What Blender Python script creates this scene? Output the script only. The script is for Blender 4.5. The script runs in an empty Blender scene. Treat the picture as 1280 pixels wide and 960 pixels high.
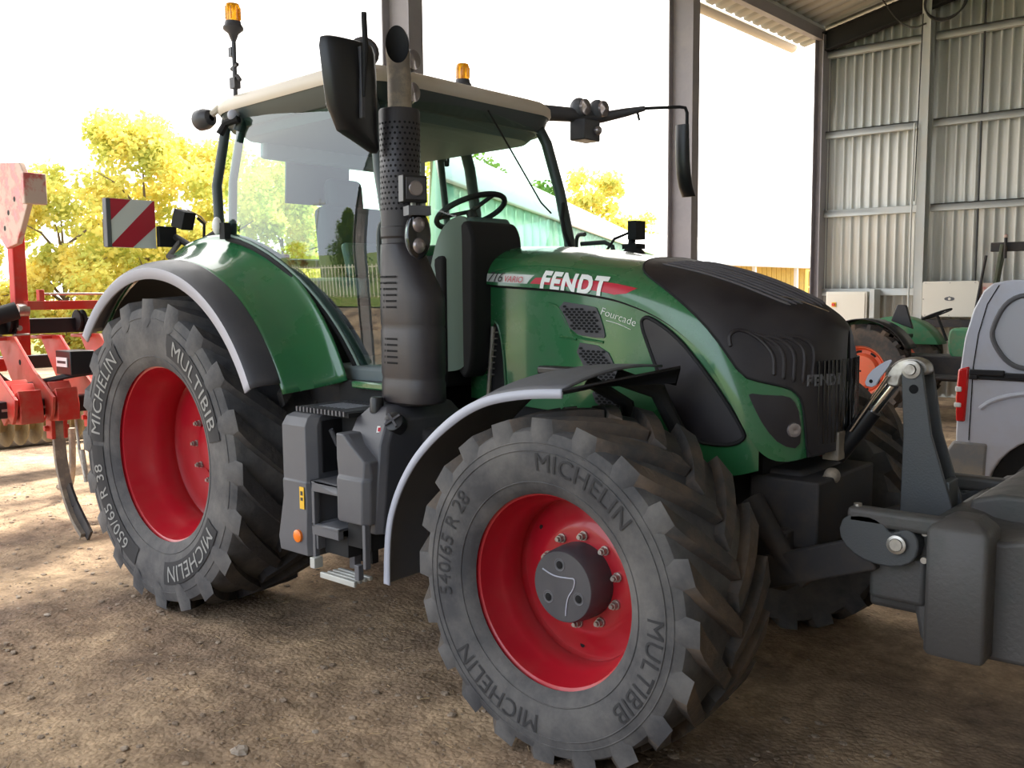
import bpy, bmesh, math, random
from math import sin, cos, pi, radians, sqrt, atan2, hypot
from mathutils import Vector, Matrix, geometry
random.seed(7)
SC = bpy.context.scene
COL = SC.collection

# ---------------------------------------------------------------- camera
FPX = 1168.74
cam_d = bpy.data.cameras.new('camera'); cam = bpy.data.objects.new('camera', cam_d); COL.objects.link(cam)
SC.camera = cam
cam_d.sensor_width = 36.0; cam_d.lens = FPX / 1280 * 36.0; cam_d.clip_end = 500
_y, _p, _r = -.716, .097, -.008
fw = Vector((sin(_y) * cos(_p), cos(_y) * cos(_p), -sin(_p)))
rt = fw.cross(Vector((0, 0, 1))).normalized(); up = rt.cross(fw)
rt2 = rt * cos(_r) + up * sin(_r); up2 = rt2.cross(fw)
cam.matrix_world = Matrix(((rt2.x, up2.x, -fw.x, 4.935), (rt2.y, up2.y, -fw.y, -3.861), (rt2.z, up2.z, -fw.z, 1.763), (0, 0, 0, 1)))

# ---------------------------------------------------------------- exposure
SC.view_settings.view_transform = 'Standard'; SC.view_settings.look = 'None'
SC.view_settings.gamma = 1.0; SC.view_settings.use_curve_mapping = False
SC.view_settings.exposure = 1.85

# ---------------------------------------------------------------- sky: hazy bright towards the low sun, bluer behind
SUN_DIR = Vector((-.20, .72, .66)).normalized()
W = bpy.data.worlds.new('sky'); SC.world = W; W.use_nodes = True
nt = W.node_tree; nt.nodes.clear()
wo = nt.nodes.new('ShaderNodeOutputWorld'); bg = nt.nodes.new('ShaderNodeBackground')
tc = nt.nodes.new('ShaderNodeTexCoord'); vm = nt.nodes.new('ShaderNodeVectorMath'); vm.operation = 'DOT_PRODUCT'
_h = Vector((-.55, .80, .25)).normalized(); vm.inputs[1].default_value = _h
rp = nt.nodes.new('ShaderNodeValToRGB')
mr = nt.nodes.new('ShaderNodeMapRange'); mr.inputs[1].default_value = -1; mr.inputs[2].default_value = 1
nt.links.new(tc.outputs['Generated'], vm.inputs[0]); nt.links.new(vm.outputs['Value'], mr.inputs[0])
nt.links.new(mr.outputs[0], rp.inputs[0])
el = rp.color_ramp.elements
el[0].position = 0.0; el[0].color = (.50, .58, .70, 1)
el[1].position = 1.0; el[1].color = (1.0, .97, .92, 1)
e = el.new(.35); e.color = (.62, .67, .74, 1)
e = el.new(.58); e.color = (.90, .91, .92, 1)
nt.links.new(rp.outputs[0], bg.inputs[0]); bg.inputs[1].default_value = 1.15
nt.links.new(bg.outputs[0], wo.inputs[0])

sd = bpy.data.lights.new('sun', 'SUN'); sd.energy = 3.2; sd.angle = radians(9.0); sd.color = (1, .93, .80)
so = bpy.data.objects.new('sun', sd); COL.objects.link(so)
so.rotation_euler = (-SUN_DIR).to_track_quat('-Z', 'Y').to_euler()

# ---------------------------------------------------------------- materials
def _n(nt, t, **k):
    n = nt.nodes.new(t)
    for a, b in k.items(): setattr(n, a, b)
    return n
def mat(name, col, rough=.5, metal=0, spec=.5, dirt=None, dscale=6, damt=.5, bump=0, bscale=60, coat=0, emit=None, trans=0, alpha=1, dlow=.45, dhigh=.62):
    m = bpy.data.materials.new(name); m.use_nodes = True; nt = m.node_tree
    b = nt.nodes['Principled BSDF']
    b.inputs['Base Color'].default_value = (*col, 1); b.inputs['Roughness'].default_value = rough
    b.inputs['Metallic'].default_value = metal; b.inputs['Specular IOR Level'].default_value = spec
    b.inputs['Coat Weight'].default_value = coat; b.inputs['Coat Roughness'].default_value = .08
    if emit: b.inputs['Emission Color'].default_value = (*emit[0], 1); b.inputs['Emission Strength'].default_value = emit[1]
    if trans: b.inputs['Transmission Weight'].default_value = trans
    b.inputs['Alpha'].default_value = alpha
    tc = _n(nt, 'ShaderNodeTexCoord')
    if dirt:
        no = _n(nt, 'ShaderNodeTexNoise'); no.inputs['Scale'].default_value = dscale; no.inputs['Detail'].default_value = 8; no.inputs['Roughness'].default_value = .65
        mr = _n(nt, 'ShaderNodeMapRange'); mr.inputs[1].default_value = dlow; mr.inputs[2].default_value = dhigh; mr.inputs[4].default_value = damt
        mx = _n(nt, 'ShaderNodeMix', data_type='RGBA'); mx.inputs[6].default_value = (*col, 1); mx.inputs[7].default_value = (*dirt, 1)
        nt.links.new(tc.outputs['Object'], no.inputs['Vector']); nt.links.new(no.outputs['Fac'], mr.inputs[0])
        nt.links.new(mr.outputs[0], mx.inputs[0]); nt.links.new(mx.outputs[2], b.inputs['Base Color'])
        m2 = _n(nt, 'ShaderNodeMapRange'); m2.inputs[1].default_value = 0; m2.inputs[2].default_value = 1; m2.inputs[3].default_value = rough; m2.inputs[4].default_value = .9
        nt.links.new(mr.outputs[0], m2.inputs[0]); nt.links.new(m2.outputs[0], b.inputs['Roughness'])
    if bump:
        nb = _n(nt, 'ShaderNodeTexNoise'); nb.inputs['Scale'].default_value = bscale; nb.inputs['Detail'].default_value = 4
        bp = _n(nt, 'ShaderNodeBump'); bp.inputs['Strength'].default_value = bump; bp.inputs['Distance'].default_value = .01
        nt.links.new(tc.outputs['Object'], nb.inputs['Vector']); nt.links.new(nb.outputs['Fac'], bp.inputs['Height']); nt.links.new(bp.outputs[0], b.inputs['Normal'])
    return m
def glass(name, tint=(.80, .93, .88), refl=1.0, rough=0.0):
    m = bpy.data.materials.new(name); m.use_nodes = True; nt = m.node_tree; nt.nodes.clear()
    o = _n(nt, 'ShaderNodeOutputMaterial'); t = _n(nt, 'ShaderNodeBsdfTransparent'); t.inputs[0].default_value = (*tint, 1)
    g = _n(nt, 'ShaderNodeBsdfGlossy'); g.inputs['Roughness'].default_value = rough
    # Schlick reflectance, the same from both faces of the pane
    ge = _n(nt, 'ShaderNodeNewGeometry'); dt = _n(nt, 'ShaderNodeVectorMath', operation='DOT_PRODUCT')
    nt.links.new(ge.outputs['Incoming'], dt.inputs[0]); nt.links.new(ge.outputs['Normal'], dt.inputs[1])
    ab = _n(nt, 'ShaderNodeMath', operation='ABSOLUTE'); nt.links.new(dt.outputs['Value'], ab.inputs[0])
    om = _n(nt, 'ShaderNodeMath', operation='SUBTRACT'); om.inputs[0].default_value = 1; nt.links.new(ab.outputs[0], om.inputs[1])
    pw = _n(nt, 'ShaderNodeMath', operation='POWER'); pw.inputs[1].default_value = 5; nt.links.new(om.outputs[0], pw.inputs[0])
    mu = _n(nt, 'ShaderNodeMath', operation='MULTIPLY_ADD'); mu.inputs[1].default_value = 1 - refl; mu.inputs[2].default_value = refl; mu.use_clamp = True
    mx = _n(nt, 'ShaderNodeMixShader')
    nt.links.new(pw.outputs[0], mu.inputs[0]); nt.links.new(mu.outputs[0], mx.inputs[0])
    nt.links.new(t.outputs[0], mx.inputs[1]); nt.links.new(g.outputs[0], mx.inputs[2]); nt.links.new(mx.outputs[0], o.inputs[0])
    return m
MUD = (.23, .155, .10)
M = {}
M['green'] = mat('green paint', (.028, .155, .058), .22, coat=.8, dirt=(.07, .13, .08), dscale=2.5, damt=.25)
M['green2'] = mat('old green paint', (.05, .22, .10), .45, dirt=(.2, .2, .12), dscale=5, damt=.5)
M['red'] = mat('red rim paint', (.43, .010, .022), .30, coat=.4, dirt=(.40, .05, .04), dscale=3, damt=.35)
M['redi'] = mat('red implement paint', (.55, .030, .022), .38, dirt=(.40, .16, .10), dscale=5, damt=.5)
M['redw'] = mat('worn red paint', (.55, .10, .09), .35, dirt=(.62, .50, .42), dscale=5, damt=.9, dlow=.40, dhigh=.5)
M['orange'] = mat('orange rim paint', (.72, .13, .05), .5, dirt=(.45, .2, .1), dscale=6, damt=.4)
M['rubber'] = mat('tyre rubber', (.050, .050, .055), .75, dirt=(.16, .152, .145), dscale=3.5, damt=.8, bump=.25, bscale=40, dlow=.4, dhigh=.65)
M['tread'] = mat('dusty tread rubber', (.052, .049, .048), .85, dirt=MUD, dscale=4, damt=.55, bump=.6, bscale=30, dlow=.42, dhigh=.68)
M['treadr'] = mat('dark tread rubber', (.036, .034, .036), .85, dirt=(.10, .085, .07), dscale=4, damt=.6, bump=.6, bscale=30)
M['exh'] = mat('dark exhaust shroud', (.030, .026, .030), .42, dirt=(.06, .055, .055), dscale=4, damt=.35, bump=.08, bscale=250)
M['louv'] = mat('louvre bars', (.13, .12, .125), .4)
M['letter'] = mat('raised tyre lettering', (.27, .27, .26), .7)
M['letterbg'] = mat('tyre lettering plate', (.022, .022, .025), .8)
M['letterd'] = mat('dark tyre lettering', (.030, .030, .033), .8)
M['dgrey'] = mat('dark grey plastic', (.060, .060, .070), .42, dirt=(.11, .10, .10), dscale=4, damt=.35, bump=.08, bscale=250)
M['mgrey'] = mat('mid grey plastic', (.105, .108, .122), .5, dirt=(.16, .155, .155), dscale=4, damt=.35, bump=.08, bscale=250)
M['lgrey'] = mat('light grey edge', (.42, .44, .52), .5)
M['black'] = mat('black plastic', (.014, .014, .016), .38)
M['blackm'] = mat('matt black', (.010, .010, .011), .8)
M['nose'] = mat('black grille plastic', (.018, .015, .019), .42, dirt=(.045, .038, .038), dscale=4, damt=.45)
M['gloss'] = mat('gloss black', (.008, .008, .009), .12, coat=.6)
M['hole'] = mat('dark hole', (.003, .003, .004), .9)
M['iron'] = mat('grey cast iron', (.068, .074, .080), .5, dirt=(.10, .10, .10), dscale=5, damt=.3, bump=.15, bscale=120)
M['weight'] = mat('grey painted casting', (.085, .080, .078), .5, dirt=(.07, .085, .08), dscale=3, damt=.6, bump=.2, bscale=60)
M['steel'] = mat('bare steel', (.55, .53, .50), .35, metal=.9, dirt=(.25, .2, .15), dscale=8, damt=.5)
M['chrome'] = mat('chrome', (.8, .8, .8), .12, metal=1)
M['galv'] = mat('galvanised steel', (.50, .52, .50), .5, metal=.3, dirt=(.62, .60, .55), dscale=3, damt=.5)
M['colgrey'] = mat('grey painted steel', (.25, .235, .25), .5, dirt=(.34, .32, .33), dscale=2, damt=.6)
M['roofp'] = mat('beige white cab roof', (.70, .62, .52), .45)
M['frame'] = mat('cab frame grey green', (.045, .060, .058), .45)
M['white'] = mat('white paint', (.80, .80, .78), .5)
M['cream'] = mat('cream cabinet', (.76, .72, .62), .5)
M['sticker'] = mat('silver decal', (.62, .66, .63), .35)
M['stickerr'] = mat('red decal', (.55, .02, .045), .35)
M['decalw'] = mat('white decal', (.88, .90, .88), .4)
M['dtext'] = mat('dark decal print', (.03, .03, .03), .5)
M['yellow'] = mat('yellow label', (.85, .50, .03), .5)
M['amber'] = mat('amber lens', (.95, .42, .02), .15, trans=.5)
M['oranger'] = mat('orange reflector', (.95, .22, .02), .25)
M['redl'] = mat('red lens', (.65, .02, .02), .15, coat=.5)
M['lens'] = mat('lamp lens', (.32, .28, .28), .12, metal=.5)
M['seat'] = mat('grey seat cloth', (.055, .065, .070), .9)
M['inner'] = mat('cab interior plastic', (.13, .16, .165), .6)
M['panel'] = mat('grey green cab panel', (.22, .31, .26), .4)
M['glass'] = glass('cab glass', (.74, .93, .87), .12)
M['wglass'] = glass('windscreen glass', (.80, .95, .90), .05)
M['vglass'] = mat('white painted van', (.58, .60, .69), .3, coat=.5, dirt=(.52, .51, .53), dscale=2, damt=.5)
M['vwin'] = mat('blanked window panel', (.55, .57, .63), .2, coat=.8)
M['bumper'] = mat('dusty grey bumper', (.22, .22, .23), .7, dirt=(.36, .31, .25), dscale=3, damt=.8)
M['mirror'] = mat('mirror silver', (.9, .9, .9), .02, metal=1)
M['hose'] = mat('black hose', (.02, .02, .02), .5)
M['tank_mud'] = mat('muddy steel', (.20, .17, .14), .6, dirt=(.42, .34, .25), dscale=8, damt=.8)
M['brown'] = mat('dirty underbody metal', (.030, .028, .030), .7, dirt=(.07, .055, .045), dscale=6, damt=.7)

# ---------------------------------------------------------------- mesh builder
class MB:
    def __init__(s): s.v = []; s.f = []; s.m = []; s.mats = []; s.cur = 0
    def use(s, m):
        if m not in s.mats: s.mats.append(m)
        s.cur = s.mats.index(m); return s
    def face(s, idx): s.f.append(idx); s.m.append(s.cur)
    def add(s, vs, fs):
        o = len(s.v); s.v += [Vector(v) for v in vs]
        for f in fs: s.face([o + i for i in f])
        return s
    def box(s, c, d, rot=None, taper=None):
        hx, hy, hz = d[0] / 2, d[1] / 2, d[2] / 2
        vs = [Vector((x, y, z)) for z in (-hz, hz) for y in (-hy, hy) for x in (-hx, hx)]
        if taper:
            for v in vs:
                if v.z > 0: v.x *= taper[0]; v.y *= taper[1]
        if rot is not None:
            if not isinstance(rot, Matrix):
                from mathutils import Euler
                rot = Euler(rot).to_matrix()
            vs = [rot @ v for v in vs]
        c = Vector(c)
        return s.add([v + c for v in vs], [(0, 2, 3, 1), (4, 5, 7, 6), (0, 1, 5, 4), (2, 6, 7, 3), (0, 4, 6, 2), (1, 3, 7, 5)])
    def b2(s, a, b):
        a = Vector(a); b = Vector(b)
        return s.box((a + b) / 2, [abs(x) for x in (b - a)])
    def bar(s, p0, p1, w, h, upv=(0, 0, 1)):
        p0 = Vector(p0); p1 = Vector(p1); d = p1 - p0; L = d.length; z = d.normalized()
        x = Vector(upv).cross(z)
        if x.length < 1e-4: x = Vector((1, 0, 0)).cross(z)
        x.normalize(); y = z.cross(x)
        r = Matrix((x, y, z)).transposed()
        return s.box((p0 + p1) / 2, (w, h, L), r)
    def ring(s, c, ax, u, r, n):
        v = ax.cross(u)
        return [c + u * (r * cos(2 * pi * i / n)) + v * (r * sin(2 * pi * i / n)) for i in range(n)]
    def cyl(s, p0, p1, r0, r1=None, n=20, caps=True):
        return s.lathe([(r0, 0), (r1 if r1 is not None else r0, 1)], p0, p1, n, caps, True)
    def lathe(s, prof, p0, p1, n=32, caps=False, unit=False):
        p0 = Vector(p0); p1 = Vector(p1); ax = (p1 - p0); L = ax.length if unit else 1; ax = ax.normalized()
        u = ax.orthogonal().normalized(); o = len(s.v)
        for r, h in prof: s.v += s.ring(p0 + ax * (h * L), ax, u, max(r, 1e-5), n)
        for k in range(len(prof) - 1):
            for i in range(n):
                a = o + k * n + i; b = o + k * n + (i + 1) % n
                s.face([a, b, b + n, a + n])
        if caps:
            s.face([o + i for i in range(n)][::-1]); k = len(prof) - 1
            s.face([o + k * n + i for i in range(n)])
        return s
    def tube(s, pts, r, n=10, caps=True, closed=False, up=None):
        pts = [Vector(p) for p in pts]; m = len(pts); o = len(s.v)
        rr = r if isinstance(r, (list, tuple)) else [r] * m
        pu = None
        for i, p in enumerate(pts):
            if closed: t = (pts[(i + 1) % m] - pts[i - 1]).normalized()
            else: t = (pts[min(i + 1, m - 1)] - pts[max(i - 1, 0)]).normalized()
            u = t.orthogonal().normalized() if pu is None else (pu - t * pu.dot(t)).normalized()
            pu = u; w = t.cross(u)
            for k in range(n): a = 2 * pi * k / n; s.v.append(p + (u * cos(a) + w * sin(a)) * rr[i])
        for i in range(m if closed else m - 1):
            j = (i + 1) % m
            for k in range(n):
                k2 = (k + 1) % n; s.face([o + i * n + k, o + i * n + k2, o + j * n + k2, o + j * n + k])
        if caps and not closed:
            s.face([o + k for k in range(n)][::-1]); s.face([o + (m - 1) * n + k for k in range(n)])
        return s
    def prism(s, poly, ax, a, b):
        # poly of 2-D points; ax: axis of extrusion; other two axes in order
        def P(p, h):
            return {'y': (p[0], h, p[1]), 'z': (p[0], p[1], h), 'x': (h, p[0], p[1])}[ax]
        n = len(poly); o = len(s.v)
        s.v += [Vector(P(p, a)) for p in poly] + [Vector(P(p, b)) for p in poly]
        s.face([o + i for i in range(n)][::-1]); s.face([o + n + i for i in range(n)])
        for i in range(n): j = (i + 1) % n; s.face([o + i, o + j, o + n + j, o + n + i])
        return s
    def grid(s, fn, nu, nv, thick=None, close=False):
        o = len(s.v)
        P = [[Vector(fn(i / nu, j / nv)) for j in range(nv + 1)] for i in range(nu + 1)]
        for i in range(nu + 1): s.v += P[i]
        for i in range(nu):
            for j in range(nv):
                a = o + i * (nv + 1) + j; s.face([a, a + 1, a + nv + 2, a + nv + 1])
        return s
    def sphere(s, c, r, n=16, m=10, sc=(1, 1, 1)):
        c = Vector(c); o = len(s.v)
        for j in range(m + 1):
            a = pi * j / m
            for i in range(n):
                b = 2 * pi * i / n
                s.v.append(c + Vector((r * sin(a) * cos(b) * sc[0], r * sin(a) * sin(b) * sc[1], r * cos(a) * sc[2])))
        for j in range(m):
            for i in range(n):
                a = o + j * n + i; b = o + j * n + (i + 1) % n
                s.face([a, b, b + n, a + n])
        return s
    def build(s, name, m=None, parent=None, bevel=0, seg=2, sharp=38, solid=0, smooth=True, loc=None, sub=0, off=-1, merge=True):
        me = bpy.data.meshes.new(name)
        o = Vector(loc) if loc is not None else Vector((0, 0, 0))
        me.from_pydata([v - o for v in s.v], [], s.f)
        mats = s.mats if s.mats else [M[m] if isinstance(m, str) else m]
        if s.mats and m is None: mats = s.mats
        for x in mats: me.materials.append(M[x] if isinstance(x, str) else x)
        for p, i in zip(me.polygons, s.m): p.material_index = i
        bm = bmesh.new(); bm.from_mesh(me)
        if merge: bmesh.ops.remove_doubles(bm, verts=bm.verts, dist=1e-5)
        bmesh.ops.recalc_face_normals(bm, faces=bm.faces)
        for f in bm.faces: f.smooth = smooth
        ca = radians(sharp)
        for e in bm.edges:
            if len(e.link_faces) == 2 and e.calc_face_angle(0) > ca: e.smooth = False
        bm.to_mesh(me); bm.free()
        ob = bpy.data.objects.new(name, me); COL.objects.link(ob)
        ob.location = o
        if parent is not None: ob.parent = parent; ob.location = o - Vector(parent.get('_wo', (0, 0, 0)))
        ob['_wo'] = tuple(o)
        if solid:
            md = ob.modifiers.new('solid', 'SOLIDIFY'); md.thickness = solid; md.offset = off
        if bevel:
            md = ob.modifiers.new('bevel', 'BEVEL'); md.width = bevel; md.segments = seg; md.limit_method = 'ANGLE'; md.angle_limit = radians(32); md.harden_normals = False
        if sub:
            md = ob.modifiers.new('sub', 'SUBSURF'); md.levels = sub; md.render_levels = sub
        return ob

def tag(o, label=None, cat=None, group=None, kind=None):
    if label: o['label'] = label
    if cat: o['category'] = cat
    if group: o['group'] = group
    if kind: o['kind'] = kind
    return o
def empty(name, loc, rz=0):
    o = bpy.data.objects.new(name, None); COL.objects.link(o); o.location = loc; o.rotation_euler = (0, 0, rz)
    o.empty_display_size = .1; o['_wo'] = tuple(loc)
    return o
def struct(o): o['kind'] = 'structure'; return o

def patch2(poly, fn, step, mb, thick=0.0, ts=None):
    """polygon in parameter space, triangulated finely and mapped by fn(u,v,offset); optional raised skirt"""
    pts = []
    n = len(poly)
    for i in range(n):
        a = Vector(poly[i]); b = Vector(poly[(i + 1) % n]); k = max(1, int(max(abs((b - a).x) / step[0], abs((b - a).y) / step[1]) + .5))
        for j in range(k): pts.append(a.lerp(b, j / k))
    nb = len(pts); edges = [(i, (i + 1) % nb) for i in range(nb)]
    x0 = min(p.x for p in pts); x1 = max(p.x for p in pts); y0 = min(p.y for p in pts); y1 = max(p.y for p in pts)
    def inside(p):
        c = False
        for i in range(nb):
            a = pts[i]; b = pts[(i + 1) % nb]
            if (a.y > p.y) != (b.y > p.y) and p.x < (b.x - a.x) * (p.y - a.y) / (b.y - a.y) + a.x: c = not c
        return c
    def far(p):
        for i in range(nb):
            if abs(pts[i].x - p.x) < step[0] * .45 and abs(pts[i].y - p.y) < step[1] * .45: return False
        return True
    nx = int((x1 - x0) / step[0]); ny = int((y1 - y0) / step[1]); allp = list(pts)
    for i in range(1, nx + 1):
        for j in range(1, ny + 1):
            p = Vector((x0 + i * step[0], y0 + j * step[1]))
            if inside(p) and far(p): allp.append(p)
    vs, es, fs, *_ = geometry.delaunay_2d_cdt(allp, edges, [list(range(nb))], 1, 1e-6)
    o = len(mb.v)
    mb.v += [Vector(fn(v.x, v.y, thick)) for v in vs]
    for f in fs: mb.face([o + i for i in f])
    if thick:
        cnt = {}
        for f in fs:
            for a, b in zip(f, list(f[1:]) + [f[0]]): cnt[(min(a, b), max(a, b))] = cnt.get((min(a, b), max(a, b)), 0) + 1
        for (a, b), c in cnt.items():
            if c == 1:
                q = len(mb.v); mb.v += [Vector(fn(vs[a].x, vs[a].y, -.004)), Vector(fn(vs[b].x, vs[b].y, -.004))]
                mb.face([o + a, o + b, q + 1, q])
    return mb
def smoothpoly(pts, it=2, closed=True):
    for _ in range(it):
        q = []; n = len(pts)
        for i in range(n if closed else n - 1):
            a = pts[i]; b = pts[(i + 1) % n]
            q.append(tuple(a[k] * .75 + b[k] * .25 for k in range(len(a)))); q.append(tuple(a[k] * .25 + b[k] * .75 for k in range(len(a))))
        pts = q if closed else [pts[0]] + q + [pts[-1]]
    return pts
def text2d(txt, size, bold=0, shear=0, space=1.0, extrude=0):
    """flat letters as 2-D triangles: list of verts (x,y) and faces, x centred"""
    cu = bpy.data.curves.new('t', 'FONT'); cu.body = txt; cu.size = size; cu.offset = bold; cu.shear = shear; cu.space_character = space
    cu.align_x = 'CENTER'; cu.align_y = 'CENTER'; cu.resolution_u = 3; cu.fill_mode = 'FRONT'; cu.extrude = extrude
    ob = bpy.data.objects.new('t', cu); COL.objects.link(ob)
    dg = bpy.context.evaluated_depsgraph_get(); me = ob.evaluated_get(dg).to_mesh()
    vs = [tuple(v.co) for v in me.vertices]; fs = [tuple(p.vertices) for p in me.polygons]
    ob.evaluated_get(dg).to_mesh_clear(); bpy.data.objects.remove(ob); bpy.data.curves.remove(cu)
    return vs, fs
def text_on(mb, txt, size, fn, **k):
    vs, fs = text2d(txt, size, **k)
    bm = bmesh.new(); bv = [bm.verts.new((v[0], v[1], 0)) for v in vs]
    for f in fs:
        try: bm.faces.new([bv[i] for i in f])
        except ValueError: pass
    for _ in range(3):
        bm.edges.ensure_lookup_table(); le = [e for e in bm.edges if e.calc_length() > size * .22]
        if not le: break
        bmesh.ops.subdivide_edges(bm, edges=le, cuts=1); bmesh.ops.triangulate(bm, faces=[f for f in bm.faces if len(f.verts) > 3])
    bm.verts.index_update(); vs = [tuple(v.co) for v in bm.verts]; fs = [tuple(v.index for v in f.verts) for f in bm.faces]; bm.free()
    mb.add([fn(v[0], v[1]) for v in vs], fs); return mb
# ================================================================ ground
def ghm(x, y):
    from mathutils import noise
    n = noise.noise(Vector((x * .9, y * .9, 0))) * .018 + noise.noise(Vector((x * 3, y * 3, 5))) * .012 + noise.noise(Vector((x * 9, y * 9, 9))) * .008 + noise.noise(Vector((x * 26, y * 26, 3))) * .004
    return n * 1.5 - .018
gm = bpy.data.materials.new('dry earth'); gm.use_nodes = True; nt = gm.node_tree; b = nt.nodes['Principled BSDF']
tc = _n(nt, 'ShaderNodeTexCoord')
n1 = _n(nt, 'ShaderNodeTexNoise'); n1.inputs['Scale'].default_value = 1.1; n1.inputs['Detail'].default_value = 6
n2 = _n(nt, 'ShaderNodeTexNoise'); n2.inputs['Scale'].default_value = 7; n2.inputs['Detail'].default_value = 12; n2.inputs['Roughness'].default_value = .72
vo = _n(nt, 'ShaderNodeTexVoronoi'); vo.inputs['Scale'].default_value = 42; vo.inputs['Randomness'].default_value = 1
c1 = _n(nt, 'ShaderNodeValToRGB'); c1.color_ramp.elements[0].position = .35; c1.color_ramp.elements[0].color = (.27, .20, .15, 1); c1.color_ramp.elements[1].position = .65; c1.color_ramp.elements[1].color = (.66, .50, .335, 1)
c2 = _n(nt, 'ShaderNodeValToRGB'); c2.color_ramp.elements[0].position = .30; c2.color_ramp.elements[0].color = (.42, .40, .39, 1); c2.color_ramp.elements[1].position = .72; c2.color_ramp.elements[1].color = (1.25, 1.2, 1.15, 1)
mx = _n(nt, 'ShaderNodeMix', data_type='RGBA', blend_type='MULTIPLY'); mx.inputs[0].default_value = 1
c3 = _n(nt, 'ShaderNodeValToRGB'); c3.color_ramp.elements[0].position = 0; c3.color_ramp.elements[0].color = (1.25, 1.22, 1.2, 1); c3.color_ramp.elements[1].position = .5; c3.color_ramp.elements[1].color = (.85, .85, .85, 1)
mx2 = _n(nt, 'ShaderNodeMix', data_type='RGBA', blend_type='MULTIPLY'); mx2.inputs[0].default_value = .6
L = nt.links.new
for q in (n1, n2, vo): L(tc.outputs['Object'], q.inputs['Vector'])
L(n1.outputs['Fac'], c1.inputs[0]); L(n2.outputs['Fac'], c2.inputs[0]); L(vo.outputs['Distance'], c3.inputs[0])
L(c1.outputs[0], mx.inputs[6]); L(c2.outputs[0], mx.inputs[7]); L(mx.outputs[2], mx2.inputs[6]); L(c3.outputs[0], mx2.inputs[7]); L(mx2.outputs[2], b.inputs['Base Color'])
b.inputs['Roughness'].default_value = .95; b.inputs['Specular IOR Level'].default_value = .15
bp = _n(nt, 'ShaderNodeBump'); bp.inputs['Strength'].default_value = 1.0; bp.inputs['Distance'].default_value = .028
ad = _n(nt, 'ShaderNodeMath', operation='ADD'); L(n2.outputs['Fac'], ad.inputs[0])
vm2 = _n(nt, 'ShaderNodeMath', operation='MULTIPLY'); vm2.inputs[1].default_value = -.3; L(vo.outputs['Distance'], vm2.inputs[0]); L(vm2.outputs[0], ad.inputs[1])
L(ad.outputs[0], bp.inputs['Height']); L(bp.outputs[0], b.inputs['Normal'])
M['earth'] = gm
def gsp(lo, hi, n, c, k=2.6):
    # denser spacing near c
    return [c + (abs(t) ** k) * (1 if t > 0 else -1) * ((hi - c) if t > 0 else (c - lo)) for t in [(-1 + 2 * i / n) for i in range(n + 1)]]
xs = gsp(-110, 60, 300, 1.8); ys = gsp(-60, 140, 300, -1.6)
mb = MB(); nx = len(xs); ny = len(ys)
mb.v = [Vector((x, y, ghm(x, y) if (abs(x) < 14 and abs(y) < 14) else 0)) for x in xs for y in ys]
for i in range(nx - 1):
    for j in range(ny - 1): mb.face([i * ny + j, (i + 1) * ny + j, (i + 1) * ny + j + 1, i * ny + j + 1])
g = mb.build('floor', 'earth', merge=False); struct(g)

# grass strips: behind the open side and where the side glass mirrors it
M['grass'] = mat('grass', (.16, .24, .04), .9, dirt=(.30, .30, .10), dscale=1.5, damt=.8)
mb = MB()
for (ax, ay, bx, by) in ((-75, 8, -17, 60), (-70, -90, 40, -15)):
    mb.add([(ax, ay, .03), (bx, ay, .03), (bx, by, .03), (ax, by, .03)], [(0, 1, 2, 3)])
tag(mb.build('grass_verge', 'grass'), 'strip of green grass beyond the dirt yard', 'grass', kind='stuff')

# ================================================================ hangar
X0 = -2.0; YW = 12.5; ZE = 6.15; SL = .216
# corrugated gable wall
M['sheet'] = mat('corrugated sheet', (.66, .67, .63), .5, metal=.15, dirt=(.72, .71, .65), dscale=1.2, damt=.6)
def corr_poly(x0, x1, pitch, d):
    p = []; x = x0
    while x < x1:
        p += [(x, 0), (x + pitch * .66, 0), (x + pitch * .74, d), (x + pitch * .92, d)]; x += pitch
    p.append((x, 0)); return p
mb = MB(); pl = corr_poly(X0, 13, .153, -.042); o = 0
for (x, d) in pl:
    zt = ZE + (x - X0) * SL + .12
    mb.v += [Vector((x, YW + d, -.02)), Vector((x, YW + d, zt))]
for i in range(len(pl) - 1): mb.face([2 * i, 2 * i + 2, 2 * i + 3, 2 * i + 1])
w = mb.build('wall_back', 'sheet', solid=.004, sharp=20, merge=False); struct(w)
# roof sheets (slope up with x)
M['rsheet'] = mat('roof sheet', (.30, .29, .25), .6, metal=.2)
mb = MB(); y = -8.0; ly = []
while y < YW + .3: ly += [(y, 0), (y + .19, 0), (y + .215, .045), (y + .285, .045)]; y += .31
for (yy, d) in ly:
    mb.v += [Vector((X0 - .55, yy, ZE + .16 + d - .55 * SL)), Vector((14, yy, ZE + .16 + (16) * SL + d))]
for i in range(len(ly) - 1): mb.face([2 * i, 2 * i + 2, 2 * i + 3, 2 * i + 1])
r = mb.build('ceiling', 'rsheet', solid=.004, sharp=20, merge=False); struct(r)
# solid far end wall behind the camera side (x = 14)
mb = MB(); mb.b2((13.9, -8, 0), (14, YW, ZE + 16 * SL)); struct(mb.build('wall_right', 'sheet'))
mb = MB(); mb.b2((5.6, -8.1, 0), (14, -8.0, ZE + 7 * SL)); struct(mb.build('wall_front_blocker', 'sheet'))  # unseen wall added behind the camera to darken the ground under the tractor front
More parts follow.
